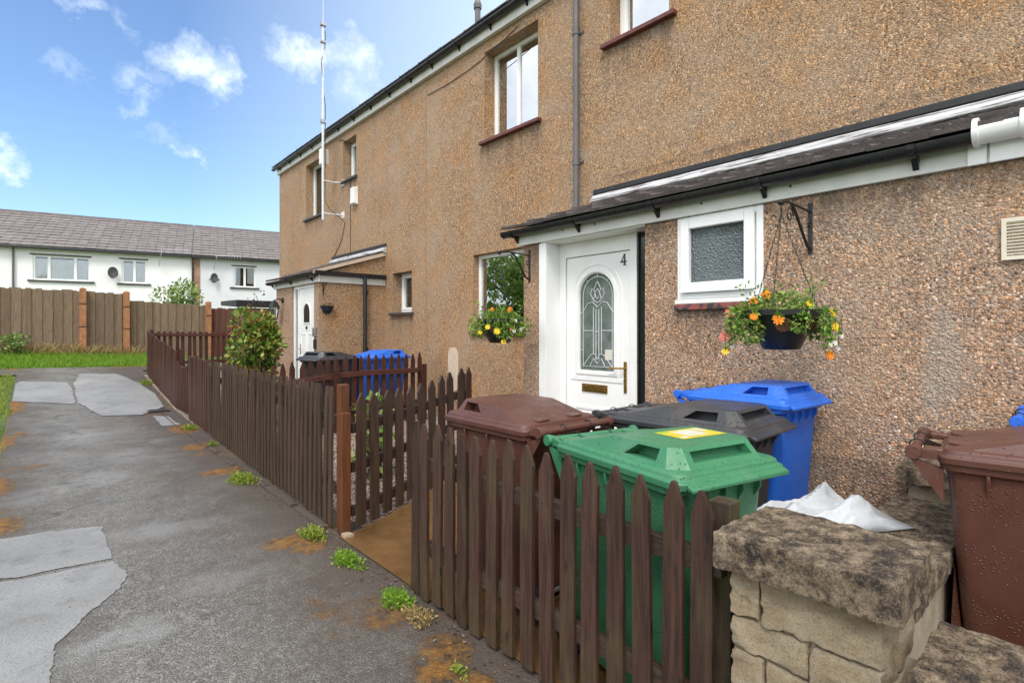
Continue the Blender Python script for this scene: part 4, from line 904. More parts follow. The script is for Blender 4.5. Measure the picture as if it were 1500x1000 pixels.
# ------------------------------------------------------------------ picket fences
def picket_mesh(w, h, t, point, seed, mat, round_=False):
    r = random.Random(seed); m = MB(); prof = []
    j = lambda a: r.uniform(-a, a)
    n = 5
    left = [(-w/2+j(.002), h*i/n*(1-point/h)) for i in range(n+1)]; right = [(w/2+j(.002), h*i/n*(1-point/h)) for i in range(n, -1, -1)]
    if point > .04: top = [(-.006+j(.006), h), (.006+j(.004), h-.002)]
    else: top = [(-w*.3, h-.008), (0, h), (w*.3, h-.006)]
    poly = left+top+right
    m.extrude([(x, -t/2, z) for x, z in poly], (0, t, 0))
    bend = j(.012)
    m.v = [Vector((p.x, p.y+bend*(p.z/h)**2, p.z)) for p in m.v]
    nf = len(m.f)
    for z in (h*.30, h*.78):
        for x in (-w*.18, w*.2):
            for sg in (-1, 1):
                cc = Vector((x+j(.006), sg*t/2, z+j(.012)))
                m.extrude([cc+Vector((.0032*math.cos(a*math.pi/3), 0, .0032*math.sin(a*math.pi/3))) for a in range(6)], (0, sg*.0008, 0))
    me = m.build('picket', [mat, M['iron']], mesh_only=True)
    for p in me.polygons:
        if p.index >= nf: p.material_index = 1
    return me
def run_fence(name, label, cat, a, b, n, w, h, point, mat, railmat, rails, side, seed=1, group=None, posts=(), postmat=None, posth=None, hs=None, jitter=.012, lift=.05, pos=None):
    """picket fence from a to b (pickets on the -side face of the rails)"""
    r = random.Random(seed); a, b = Vector((*a, 0)), Vector((*b, 0)); d = (b-a); Ln = d.length; d = d/Ln; nr = Vector((-d.y, d.x, 0))*side
    ang = math.atan2(d.y, d.x); g0 = gz(a.x, a.y)
    root = thing(name, (a.x, a.y, g0), 0, label, cat, group)
    vs = [picket_mesh(w+r.uniform(-.004, .004), h, .019, point, seed*10+i, mat) for i in range(5)]
    for i in range(n):
        f = pos[i] if pos else (i+.5)/n
        p = a+d*Ln*f; z = gz(p.x, p.y)+lift
        me = vs[r.randrange(5)]
        o = put(me, 'picket', root, (p.x-a.x, p.y-a.y, z-g0+r.uniform(-jitter, jitter)), ang, (r.uniform(-.012, .012), r.uniform(-.012, .012)))
        add_bevel(o, .003, 1)
        if hs: o.scale.z = hs(f)
    segs = 8
    for rz in rails:
        m = MB(); rings = []
        for k in range(segs+1):
            p = a+d*(Ln*k/segs)+nr*.032; z = gz(p.x, p.y)+rz
            rings.append([p-nr*.021+Vector((0, 0, z-.038)), p+nr*.02+Vector((0, 0, z-.038)), p+nr*.02+Vector((0, 0, z+.038)), p-nr*.021+Vector((0, 0, z+.038))])
        m.loft(rings); m.build('rail', railmat, root, bevel=.004)
    for f in posts:
        p = a+d*Ln*f+nr*.09; z = gz(p.x, p.y); m = MB(); ph = posth or h-.05
        m.obox(p+Vector((0, 0, z+ph/2-.05)), d*.038, nr*.036, Vector((0, 0, ph/2+.05))); m.build('post', postmat or railmat, root, bevel=.005)
    return root
FX = 1.647
def ypx(px): 
    th = math.atan2(690, F)+math.atan((px-750)/F); return FX/math.tan(th)
ppx = [609, 622, 640.5, 659, 677, 696, 720.5, 743.6, 772.6, 801, 832.4, 863.7, 902, 942, 986, 1029]
ysn = [ypx(p) for p in ppx]; ya, yb = ysn[0]+.05, ysn[-1]-.06
run_fence('picket_fence', 'dark brown picket fence in front of the green and brown bins', 'picket fence', (FX, ya), (FX, yb), len(ysn), .080, 1.0, .085, M['picket'], M['rail'], (.78, .3), 1,
          seed=4, group='picket fences of the front gardens', posts=(.985,), postmat=M['post_mossy'], posth=.98, pos=[(ya-y)/(ya-yb) for y in ysn], lift=.025)
run_fence('picket_fence', 'long weathered dark picket fence along the path between the opening and the red fence', 'picket fence', (1.70, 4.02), (1.87, 8.98), 44, .064, 1.09, .085, M['picket_grey'], M['rail'], (.86, .32), -1,
          seed=6, group='picket fences of the front gardens', posts=(.5, .99), hs=lambda f: 1.0, lift=.03)
run_fence('picket_fence', 'dark picket fence at right angles to the path beside the brown wet concrete', 'picket fence', (1.80, 3.87), (3.36, 4.42), 11, .095, 1.04, .075, M['picket'], M['rail_x'], (.80, .5, .16), 1,
          seed=8, group='picket fences of the front gardens', posts=(.98,), hs=lambda f: 1-.04*math.sin(math.pi*min(1, f*1.1)), lift=.03)
run_fence('picket_fence', 'red brown spiked picket fence in front of the far black and blue bins', 'picket fence', (1.88, 7.4), (4.62, 7.4), 22, .072, 1.04, .10, M['picket_red'], M['rail_red'], (.80, .3), -1,
          seed=10, group='picket fences of the front gardens', posts=(.46, .985), postmat=M['picket_red'], posth=.90, lift=.03)
run_fence('picket_fence', 'short red brown picket run between weathered dark fence and low gate', 'picket fence', (1.88, 9.08), (1.92, 10.62), 15, .088, 1.08, .012, M['picket_red'], M['rail_red'], (.85, .3), -1,
          seed=12, group='picket fences of the front gardens', posts=(.97,), postmat=M['picket_red'], posth=1.1, lift=.03)
run_fence('picket_fence', 'far red brown picket run climbing towards the corner by the grass', 'picket fence', (1.93, 11.82), (1.96, 15.78), 38, .088, 1.08, .012, M['picket_red'], M['rail_red'], (.85, .3), -1,
          seed=14, group='picket fences of the front gardens', posts=(.01, .99), postmat=M['picket_red'], posth=1.14, lift=.03)
fr = run_fence('picket_fence', 'red brown picket fence closing the far end of the gardens', 'picket fence', (2.0, 15.82), (6.0, 15.82), 30, .075, 1.08, .012, M['picket_red'], M['rail_red'], (1.0, .3), -1,
          seed=16, group='picket fences of the front gardens', posts=(.99,), postmat=M['picket_red'], posth=1.0, lift=.0)
# low gate in the red fence
gt = thing('garden_gate', (1.92, 11.2, gz(1.92, 11.2)), 0, 'low red brown garden gate between two red picket runs', 'gate')
m = MB()
for z in (.12, .45, .78): m.box(1.93, 1.965, 10.68, 11.76, .05+z, .05+z+.07)
m.build('rail', M['rail_red'], gt, bevel=.004)
for i in range(7):
    y = 10.74+i*.16; put(picket_mesh(.07, .8+.05*abs(i-3)/3, .019, .012, 50+i, M['picket_red']), 'picket', gt, (0, y-11.2, .06), R(90))
# orange corner post
m = MB(); m.box(1.715, 1.79, 3.92, 3.995, -.1, 1.14); m.box(1.70, 1.775, 3.86, 3.918, -.1, .93); single(m.build('gate_post', M['post_orange'], bevel=.006), 'orange stained gate post at the garden opening', 'post')
m = MB(); m.rock(1.69, 1.765, 3.78, 3.86, -.02, .035, seed=4); single(m.build('loose_stone', M['stone'], smooth=40), 'small pale stone at the foot of the orange post', 'stone')

# ------------------------------------------------------------------ wheelie bins
def rrect(w, d, cy, z, r, n=4, front_narrow=0):
    pts = []
    for (sx, sy, a0) in ((1, -1, -90), (1, 1, 0), (-1, 1, 90), (-1, -1, 180)):
        for k in range(n+1):
            a = R(a0+90*k/n); pts.append(Vector((sx*(w/2-r)+r*math.cos(a), cy+sy*(d/2-r)+r*math.sin(a), z)))
    return pts
def pocket_quad(m, A, B, C, D, u0, u1, v0, v1, dep):
    """quad A B (bottom) C D (top) with a recessed pocket"""
    A, B, C, D, dep = map(Vector, (A, B, C, D, dep))
    bl = lambda u, v: (A*(1-u)+B*u)*(1-v)+(D*(1-u)+C*u)*v
    us = [0, u0, u1, 1]; vs = [0, v0, v1, 1]
    for i in range(3):
        for j in range(3):
            q = [bl(us[i], vs[j]), bl(us[i+1], vs[j]), bl(us[i+1], vs[j+1]), bl(us[i], vs[j+1])]
            if i == 1 and j == 1:
                k = [p+dep for p in q]
                for e in range(4): m.quad(q[e], q[(e+1) % 4], k[(e+1) % 4], k[e])
                m.quad(*k)
            else: m.quad(*q)
def make_bin(mat, label, cat='wheelie bin', group='wheelie bins', lidmat=None, sticker=None):
    t = thing('wheelie_bin', (0, 0, 0), 0, label, cat, group); lidmat = lidmat or mat
    m = MB()
    m.loft([rrect(.43, .50, -.02, .04, .05), rrect(.445, .515, -.02, .10, .05), rrect(.53, .63, -.015, .90, .05), rrect(.535, .635, -.015, .92, .05), rrect(.575, .685, -.02, .93, .05), rrect(.58, .69, -.02, .965, .05)])
    for x in (-.2, -.1, 0, .1, .2): m.extrude([(x-.006, -.315, .93), (x-.006, -.355, .93), (x-.006, -.355, .90), (x-.006, -.295, .80)], (.012, 0, 0))
    for s in (-1, 1):
        for y in (-.2, 0, .18): m.extrude([(s*.255, y-.006, .93), (s*.285, y-.006, .93), (s*.285, y-.006, .90), (s*.24, y-.006, .78)], (0, .012, 0))
        m.extrude([(s*.17-.02, .28, .55), (s*.17-.02, .24, .10), (s*.17-.02, .30, .10)], (.04, 0, 0))
    body = m.build('body', mat, t, local=True, smooth=35, bevel=.004)
    # lid: skirt, step, plate, then a raised panel with hand pockets
    l = MB()
    l.loft([rrect(.60, .725, -.035, .955, .045), rrect(.605, .73, -.035, .985, .045), rrect(.585, .70, -.035, .990, .045), rrect(.575, .69, -.035, 1.008, .045), rrect(.55, .66, -.035, 1.014, .04)], True, True)
    zb, zf, zk = 1.0125, 1.084, 1.04
    B = [(-.20, -.357), (.20, -.357), (.262, -.30), (.262, .24), (.21, .285), (-.21, .285), (-.262, .24), (-.262, -.30)]
    Tp = [(-.185, -.305), (.185, -.305), (.222, -.27), (.235, .0), (.19, .17), (-.19, .17), (-.235, .0), (-.222, -.27)]
    zt = [zf, zf, zf, zf-.004, zk, zk, zf-.004, zf]
    b3 = [Vector((x, y, zb)) for x, y in B]; t3 = [Vector((x, y, z)) for (x, y), z in zip(Tp, zt)]
    for i in range(8):
        j = (i+1) % 8
        if i == 0: pocket_quad(l, b3[i], b3[j], t3[j], t3[i], .08, .92, .30, .80, (0, .05, -.005))
        elif i == 2: pocket_quad(l, b3[i], b3[j], t3[j], t3[i], .10, .44, .22, .86, (-.07, 0, -.008))
        elif i == 6: pocket_quad(l, b3[i], b3[j], t3[j], t3[i], .56, .90, .22, .86, (.07, 0, -.008))
        else: l.quad(b3[i], b3[j], t3[j], t3[i])
    l.add(t3, [(0, 1, 2, 7), (2, 3, 6, 7), (3, 4, 5, 6)])
    # front lip and ridges towards the hinge
    l.extrude([(-.27, -.398, .962), (-.27, -.425, .955), (-.27, -.425, .972), (-.27, -.398, .984)], (.54, 0, 0))
    for s in (-1, 1): l.extrude([(s*.13-.05, .18, 1.013), (s*.13+.05, .18, 1.013), (s*.13+.04, .30, 1.013), (s*.13-.04, .30, 1.013)], (0, 0, .012))
    for s in (-1, 1): l.box(s*.20-.035, s*.20+.035, .31, .375, .975, 1.0)
    lid = l.build('lid', lidmat, t, local=True, smooth=32, bevel=.005)
    if sticker:
        for (x0, x1, y0, y1, dz, mm) in sticker:
            s = MB(); f = lambda y: zf-.004*(y+.27)/.27 + .0012+dz
            s.extrude([(x0, y0, f(y0)), (x1, y0, f(y0)), (x1, y1, f(y1)), (x0, y1, f(y1))], (0, 0, .0006)); s.build('sticker', mm, lid, local=True)
    # handle bar with end discs, arms and hinge wire
    hb = MB(); hb.lathe([(.0, -.285), (.026, -.285), (.028, -.28), (.028, -.262), (.017, -.26), (.017, .26), (.028, .262), (.028, .28), (.026, .285), (0, .285)], (0, .405, .985), 14, 'x')
    for s in (-1, 1): hb.extrude([(s*.255-.012, .30, .965), (s*.255-.012, .405, .962), (s*.255-.012, .425, .985), (s*.255-.012, .405, 1.008), (s*.255-.012, .31, .985)], (.024, 0, 0)); hb.extrude([(s*.255-.012, .31, .93), (s*.255-.012, .31, .80), (s*.255-.012, .42, .965)], (.024, 0, 0))
    hb.build('handle_bar', mat, t, local=True, smooth=35)
    for x in (-.1, .1):
        w = MB()
        pts = [(x, .405+.026*math.cos(a), .985+.026*math.sin(a)) for a in [i*math.pi/6 for i in range(13)]]; w.tube(pts, .003, 5); w.build('hinge_ring', M['iron'], t, local=True)
    for s in (-1, 1):
        wh = MB(); wh.lathe([(.0, -.022), (.085, -.022), (.1, -.014), (.1, .014), (.085, .022), (0, .022)], (s*.235, .29, .1), 20, 'x'); wo = wh.build('wheel', M['rubber'], t, local=True, smooth=40)
        wh = MB(); wh.lathe([(.0, -.026), (.045, -.026), (.05, -.0), (.045, .026), (0, .026)], (s*.235, .29, .1), 14, 'x'); wh.build('hub', M['grey_plastic'], wo, local=True)
    a = MB(); a.tube([(-.24, .29, .1), (.24, .29, .1)], .012, 8); a.build('axle', M['chrome'], t, local=True)
    return t
def setbin(t, x, y, rot, s=(1, 1, 1), dz=0):
    t.location = (x, y, gz(x, y)+dz); t.rotation_euler = (0, 0, R(rot)); t.scale = s if isinstance(s, tuple) else (s, s, s)
green = make_bin(M['bin_green'], 'green wheelie bin with yellow sticker on its lid behind the near picket fence', group='wheelie bins beside the white front door',
    sticker=[(-.05, .205, -.20, -.045, 0, M['sticker_yellow']), (.02, .13, -.17, -.07, .0009, M['sticker_white']), (-.04, .01, -.075, -.055, .0009, M['sticker_green']), (-.035, .0, -.185, -.16, .0009, M['sticker_white']), (.15, .19, -.12, -.06, .0009, M['sticker_white'])])
setbin(green, 2.075, 1.375, -12, (1.02, 1.10, 1.01))
def retint(src, mat, label, group, drop=('sticker',)):
    c = copy_tree(src); c['label'] = label; c['group'] = group
    for o in c.children_recursive:
        if o.name.split('.')[0] in ('body', 'lid', 'handle_bar'):
            o.data = o.data.copy(); o.data.materials[0] = mat
    for o in [o for o in c.children_recursive if o.name.split('.')[0] in drop]: bpy.data.objects.remove(o)
    return c
brown = retint(green, M['bin_brown'], 'brown wheelie bin back to back with the green one, nearest the garden opening', green['group']); setbin(brown, 2.17, 2.345, 180, 1.03)
black = retint(green, M['bin_black'], 'charcoal wheelie bin between the green one and the blue one', green['group']); setbin(black, 2.86, 1.65, 2, (1.04, 1.16, .99), -.02)
blue = retint(green, M['bin_blue'], 'bright blue wheelie bin standing against the pebbledash under the hanging basket', green['group']); setbin(blue, 3.47, 1.57, -3, (.98, .92, 1.0), .015)
brown2 = retint(green, M['bin_brown'], 'large brown wheelie bin at right edge behind the stone wall', 'wheelie bins behind the stone wall'); setbin(brown2, 2.94, .165, 7, 1.0, -.01)
blue2 = retint(green, M['bin_blue'], 'blue wheelie bin at right edge, mostly hidden behind the large brown one', 'wheelie bins behind the stone wall'); setbin(blue2, 3.53, -.08, 2, .93, .1)
nblack = retint(green, M['bin_black'], 'dark grey wheelie bin behind the spiked red fence, below the far porch', 'wheelie bins in the far garden'); setbin(nblack, 3.36, 8.0, -80, 1.03)
nblue = retint(green, M['bin_blue'], 'blue wheelie bin behind the spiked red fence, beside the dark grey one', 'wheelie bins in the far garden'); setbin(nblue, 4.08, 7.85, 95, 1.03)

# ------------------------------------------------------------------ stone wall
sw = thing('stone_wall', (1.8, .5, 0), 0, 'buff split-stone garden wall with dark weathered coping and a raised pier', 'stone wall')
def courses_x(m, X, y0, y1, z0, z1, seed, dep=.14, hts=(.085, .105, .12)):
    """courses of rough stones whose faces look towards -x"""
    r = random.Random(seed); z = z0
    while z < z1-.03:
        h = min(r.choice(hts), z1-z); 
        if z1-z-h < .05: h = z1-z
        y = y0
        while y < y1-.02:
            w = r.uniform(.16, .34); w = min(w, y1-y)
            if y1-y-w < .07: w = y1-y
            m.rock(X+r.uniform(-.012, .006), X+dep, y+.004, y+w-.004, z+.004, z+h-.004, res=.012, amp=.011, freq=18, rnd_edge=.006, seed=r.randint(0, 99)); y += w
        z += h
def courses_y(m, Y, x0, x1, z0, z1, seed, dep=.14, sgn=1):
    r = random.Random(seed); z = z0
    while z < z1-.03:
        h = min(r.choice((.10, .13, .15)), z1-z)
        if z1-z-h < .05: h = z1-z
        x = x0
        while x < x1-.02:
            w = min(r.uniform(.16, .34), x1-x)
            if x1-x-w < .07: w = x1-x
            e = r.uniform(-.006, .012)
            a, b = (Y-e, Y+dep) if sgn > 0 else (Y-dep, Y+e)
            m.rock(x+.006, x+w-.006, a, b, z+.006, z+h-.006, res=.022, amp=.012, freq=11, rnd_edge=.014, seed=r.randint(0, 99)); x += w
        z += h
m = MB(); courses_x(m, 1.62, .39, .80, -.05, .815, 3); courses_x(m, 1.66, -2.6, .385, -.05, .615, 5); courses_y(m, .39, 1.765, 1.93, .6, .815, 6); courses_y(m, .74, 1.78, 3.72, .0, .6, 7, .14, -1); courses_y(m, .80, 1.77, 1.93, .0, .815, 8, .1, -1)
courses_y(m, .72, 3.42, 3.80, .6, .76, 9, .3, -1)
m.build('stones', M['stone'], sw, smooth=50, merge=True)
m = MB(); m.box(1.645, 1.90, .41, .78, -.1, .80); m.box(1.68, 1.9, -2.6, .40, -.1, .6); m.box(1.9, 3.8, .46, .72, -.1, .59); m.build('mortar_core', M['mortar'], sw)
m = MB(); m.rock(1.575, 1.965, .345, .835, .815, .925, .010, .007, 22, .006, 2); m.rock(1.60, 1.96, -.42, .335, .615, .712, .012, .007, 22, .006, 5); m.rock(1.60, 1.96, -2.6, -.43, .615, .712, .03, .01, 12, .012, 15)
m.rock(1.97, 2.68, .42, .78, .60, .685, .02, .009, 12, .012, 7); m.rock(2.69, 3.40, .425, .775, .60, .687, .02, .009, 12, .012, 8); m.rock(3.38, 3.82, .42, .77, .76, .845, .02, .009, 12, .012, 9)
m.build('coping', M['coping'], sw, smooth=50, merge=True)
# white plastic sack lying on the wall
bg = MB(); nx, ny = 90, 60; vs = []
for i in range(nx+1):
    for j in range(ny+1):
        u = i/nx; v = j/ny
        cx, cy = 2.14+.82*u, 1.21-.47*u; x = cx+.20*(v-.5); y = cy+.44*(v-.5)*(1-.25*u)
        env = (max(0, math.sin(math.pi*u))**.5)*(max(0, math.sin(math.pi*v))**.5)
        fu = u*1.1+v*1.6; fv = v*4.2-u*2.6; ridge = 1.0-1.5*abs(mnoise.noise(Vector((fu, fv, 4))))-.5*abs(mnoise.noise(Vector((fu*2.6, fv*2.1, 9))))-.12*abs(mnoise.noise(Vector((u*12, v*11, 2))))
        prof = .04+.115*math.exp(-((u-.76)/.14)**2)+.05*math.exp(-((u-.42)/.2)**2)
        z = .692+env*prof*(.62+.85*ridge)
        if y > .79: z -= (y-.79)*.9*(1-.85*env)
        x += .03*mnoise.noise(Vector((u*5, v*4, 1)))*env; y += .03*mnoise.noise(Vector((u*5, v*4, 6)))*env
        vs.append((x, y, z))
bg.add(vs, [(i*(ny+1)+j, (i+1)*(ny+1)+j, (i+1)*(ny+1)+j+1, i*(ny+1)+j+1) for i in range(nx) for j in range(ny)])
ob = bg.build('plastic_sack', M['bag'], smooth=48); single(ob, 'crumpled white plastic sack lying on the stone wall', 'sack')
so = ob.modifiers.new('solid', 'SOLIDIFY'); so.thickness = .002

# ------------------------------------------------------------------ hanging baskets
def leaf(m, p, d, up, L, W):
    d = d.normalized(); s = d.cross(up)
    s = s.normalized() if s.length > 1e-4 else Vector((1, 0, 0)); n = s.cross(d)
    m.add([p, p+d*L*.45+s*W*.5+n*L*.06, p+d*L, p+d*L*.45-s*W*.5+n*L*.06], [(0, 1, 2), (0, 2, 3)])
def rv(r): 
    while True:
        v = Vector((r.uniform(-1, 1), r.uniform(-1, 1), r.uniform(-1, 1)))
        if .05 < v.length < 1: return v
def clump(m, c, rad, n, size, r, shell=.5, droop=.0):
    c = Vector(c)
    for _ in range(n):
        v = rv(r); k = v.length; v = v.normalized()*(k**shell)
        p = c+Vector((v.x*rad[0], v.y*rad[1], v.z*rad[2])); s = size*r.uniform(.6, 1.3)
        leaf(m, p, v+rv(r)*.9+Vector((0, 0, .2-droop)), rv(r)+Vector((0, 0, .8)), s, s*r.uniform(.45, .7))
def flower(m, p, d, s, r, petals=9, layers=2):
    d = Vector(d).normalized(); a = d.cross(Vector((.2, .1, 1))).normalized(); b = d.cross(a)
    for l in range(layers):
        for k in range(petals):
            t = 2*math.pi*(k+.5*l)/petals+r.uniform(-.1, .1); e = (a*math.cos(t)+b*math.sin(t)); q = p+d*s*.12*l; g = s*(1-.25*l)
            u = d.cross(e); m.add([q, q+e*g*.6+u*g*.25+d*g*.15, q+e*g+d*g*.1, q+e*g*.6-u*g*.25+d*g*.15], [(0, 1, 2, 3)])
def basket(name, x, y, ztip, zrim, label, seed, flowers, trail, dense=1.0):
    r = random.Random(seed); t = thing('hanging_basket', (x, y, zrim-.24), 0, label, 'hanging basket', 'flower baskets on wall brackets'); c = (x, y, 0)
    m = MB(); m.lathe([(.0, zrim-.235), (.095, zrim-.235), (.105, zrim-.228), (.175, zrim-.075), (.20, zrim-.03), (.225, zrim-.03), (.228, zrim), (.205, zrim), (.195, zrim-.02), (.0, zrim-.03)], c, 36)
    bowl = m.build('bowl', M['basket'], t, smooth=40)
    # round lattice windows in the bowl side
    for a in (R(205), R(255), R(150), R(305), R(20), R(80)):
        q = MB(); rr_ = .045
        cz = zrim-.085; R0 = .178; cc = Vector((x+R0*math.cos(a), y+R0*math.sin(a), cz)); e1 = Vector((-math.sin(a), math.cos(a), 0)); out = Vector((math.cos(a), math.sin(a), -.45)).normalized(); e2 = out.cross(e1)
        q.extrude([cc+e1*rr_*math.cos(k*math.pi/8)+e2*rr_*math.sin(k*math.pi/8)+out*.004 for k in range(16)], out*.004)
        q.build('insert', M['terra'], bowl)
        q = MB()
        for k in range(-3, 4):
            h = math.sqrt(max(0, 1-(k/3.6)**2))*rr_
            for (g1, g2) in ((e1, e2), (e2, e1)):
                a1 = (g1+g2).normalized(); a2 = (g1-g2).normalized(); q.tube([cc+a1*k*rr_/3.6-a2*h+out*.011, cc+a1*k*rr_/3.6+a2*h+out*.011], .0028, 4)
        q.build('lattice', M['basket'], bowl)
    for k in range(3):
        a = R(30+120*k+seed*13); p0 = Vector((x+.21*math.cos(a), y+.21*math.sin(a), zrim)); p1 = Vector((x, y, ztip-.04)); n = 34; q = MB()
        for i in range(n):
            pa = p0.lerp(p1, i/n); pb = p0.lerp(p1, (i+1.25)/n); sd = Vector((.006, 0, 0)) if i % 2 else Vector((0, .006, 0)); mid = (pa+pb)/2
            q.tube([pa, mid+sd, pb, mid-sd, pa], .0019, 4, False)
        q.build('chain', M['iron'], t)
    m = MB(); m.tube([(x, y, ztip-.05), (x+.012, y, ztip-.03), (x, y, ztip-.0), (x-.012, y, ztip-.02)], .004, 5); m.build('hook', M['iron'], t)
    m = MB(); clump(m, (x, y, zrim+.035), (.18, .18, .065), int(560*dense), .030, r, .8)
    for (a, dz, s) in trail:
        a = R(a); clump(m, (x+.225*math.cos(a), y+.225*math.sin(a), zrim+dz), (.085*s, .085*s, .10*s), int(250*s*dense), .028, r, .7, .5)
    for k in range(16):
        a = r.uniform(0, 6.28); p = Vector((x+.12*math.cos(a), y+.12*math.sin(a), zrim)); 
        for i in range(7): leaf(m, p+Vector((math.cos(a)*.02*i, math.sin(a)*.02*i, .025*i)), rv(r)+Vector((0, 0, .5)), rv(r), .035, .016)
    for (mm, lst) in flowers:
        for (px_, py_, dz, s) in lst:
            fp = Vector((x+px_, y+py_, zrim+dz)); hd = math.hypot(px_, py_); k = min(1, .2/max(hd, .01))
            rp = Vector((x+px_*k, y+py_*k, zrim+.01)); mid = (fp+rp)/2+Vector((px_*.2, py_*.2, .03))
            m.tube([rp, mid, fp], .0022, 4)
            for q in (.3, .5, .65, .8, .92):
                for _ in range(4): leaf(m, rp.lerp(fp, q)+Vector((px_, py_, 0))*.08*(1-q), rv(r)+Vector((0, 0, .1)), rv(r), .034, .017)
            f = MB(); flower(f, fp, (px_*2-.5, py_*2-.6, .35), s, r, 9 if s > .02 else 5); f.build('flower', mm, t)
    m.build('foliage', M['leaf_basket'], t)
    return t
basket('hanging_basket', 3.36, 1.336, 2.30, 1.675, 'black hanging basket of orange flowers near the square frosted window', 3,
    [(M['fl_orange'], [(-.17, .02, .09, .032), (-.22, -.07, -.06, .036), (-.05, -.28, -.26, .032), (-.1, .12, .06, .03), (-.26, .05, -.04, .026)]), (M['fl_yellow'], [(-.19, -.07, -.045, .03), (-.03, -.30, -.10, .032), (-.2, .25, -.25, .026), (.0, -.28, -.02, .028), (-.12, -.2, .03, .022)]),
     (M['fl_pink'], [(-.12, .26, -.01, .04), (-.16, .27, -.16, .045), (-.1, .22, -.13, .03), (-.02, .29, -.02, .03), (.06, .2, .05, .03)]), (M['fl_white'], [(-.06, -.31, -.19, .02), (-.02, -.33, -.15, .018), (-.17, .22, -.22, .016), (-.14, .26, -.2, .016), (.02, -.3, -.22, .02), (-.1, -.3, -.2, .016)])],
    [(138, -.07, 1.15), (155, -.12, .8), (120, -.05, .8), (228, -.07, .55), (306, -.06, .75), (325, -.09, .8), (60, -.06, .8)])
basket('hanging_basket', 3.42, 4.05, 2.30, 1.67, 'black hanging basket of yellow flowers before the window left of the front door', 8,
    [(M['fl_orange'], [(-.02, -.16, .08, .026), (.05, -.1, .10, .026), (-.1, .0, .09, .026)]), (M['fl_yellow'], [(-.25, -.12, -.08, .030), (-.20, -.2, -.12, .036), (-.14, -.22, -.22, .028), (-.26, -.02, -.13, .024)]),
     (M['fl_pink'], [(-.1, .24, -.14, .025), (-.06, -.24, -.1, .026)]), (M['fl_white'], [(-.05, -.27, -.12, .022), (-.02, -.26, -.02, .02)])],
    [(140, -.05, 1.1), (165, -.09, .9), (232, -.09, .8), (250, -.12, .7), (310, -.07, 1.0), (285, -.1, .7), (40, -.06, .7)])
def bracket(y, xt, ztip, label):
    t = thing('basket_bracket', (PX, y, 2.05), 0, label, 'wall bracket', 'wrought iron basket brackets')
    m = MB(); m.box(PX-.008, PX-.0005, y-.014, y+.014, 2.06, 2.40); m.build('wall_plate', M['iron'], t, bevel=.002)
    m = MB(); m.tube([(PX-.008, y, 2.34), (xt+.1, y, ztip+.05), (xt, y, ztip+.035)], .007, 6); m.lathe([(0, -.02), (.016, -.014), (.02, 0), (.016, .014), (0, .02)], (xt-.015, y, ztip+.03), 10, 'y'); m.build('arm', M['iron'], t, smooth=50)
    m = MB(); m.tube([(PX-.008, y, 2.09), (PX-.06, y, 2.11), (xt+.2, y, ztip+.01), (xt+.14, y, ztip+.05)], .010, 6); m.build('brace', M['iron'], t, smooth=50)
    m = MB(); pts = []
    for i in range(20): a = i*.42; rr_ = .055*(1-i/24); pts.append((xt+.12+rr_*math.cos(a), y, ztip-.03+rr_*math.sin(a)))
    m.tube(pts, .005, 5); m.build('scroll', M['iron'], t, smooth=50); m = MB(); pts = [(PX-.02-.03*math.sin(i*.4)*(1-i/20), y, 2.26+.03*math.cos(i*.4)*(1-i/20)) for i in range(16)]; m.tube(pts, .005, 5)
    m.build('scroll', M['iron'], t, smooth=50)
bracket(1.336, 3.37, 2.30, 'black iron basket bracket right of the square frosted window'); bracket(4.05, 3.43, 2.30, 'black iron basket bracket on the porch corner left of the front door')
# neighbour's small wall planter and its bracket
sp = thing('wall_planter', (4.0, PN0-.1, 1.85), 0, 'small dark half-round wall planter on the side of the far porch', 'planter')
m = MB(); rings = []
for rr_, z in ((.05, 1.88), (.09, 1.93), (.125, 2.02)): rings.append([(3.98+rr_*math.cos(a), PN0-.002-rr_*.9*math.sin(a), z) for a in [math.pi*i/10 for i in range(11)]])
m.loft(rings); m.build('bowl', M['bluecloth'], sp); m = MB(); r_ = random.Random(5); clump(m, (3.98, PN0-.06, 2.03), (.1, .05, .03), 60, .03, r_); m.build('plants', M['litter'], sp)
m = MB(); m.box(3.90, 3.915, PN0-.012, PN0-.001, 2.22, 2.46); m.tube([(3.907, PN0, 2.42), (3.907, PN0-.2, 2.44), (3.907, PN0-.22, 2.41)], .007, 5); m.tube([(3.907, PN0, 2.25), (3.907, PN0-.15, 2.43)], .006, 5)
single(m.build('basket_bracket', M['iron']), 'empty black iron bracket on the side of the far porch', 'wall bracket', 'wrought iron basket brackets')

# ------------------------------------------------------------------ plants
def shrub(x, y, h, rad, n, mat, label, name='shrub', cat='shrub', size=.085, seed=1, zb=None):
    r = random.Random(seed); g = gz(x, y) if zb is None else zb; t = thing(name, (x, y, g), 0, label, cat); m = MB()
    for k in range(26):
        a = r.uniform(0, 6.28); q = r.uniform(.2, .8); z = r.uniform(.15, .93)*h; e = rad*(1.05-.55*abs(z/h-.5)*1.6)
        cc = Vector((x+math.cos(a)*q*e, y+math.sin(a)*q*e, g+z)); clump(m, cc, (rad*.42, rad*.42, h*.14), n//26, size, r, .6)
    m.build('foliage', mat, t); s = MB()
    for k in range(6): a = r.uniform(0, 6.28); s.tube([(x+.05*math.cos(a), y+.05*math.sin(a), g-.05), (x+.3*rad*math.cos(a), y+.3*rad*math.sin(a), g+h*.5), (x+.6*rad*math.cos(a), y+.6*rad*math.sin(a), g+h*.85)], [.02, .014, .005], 6)
    s.build('stems', M['bark'], t); return t
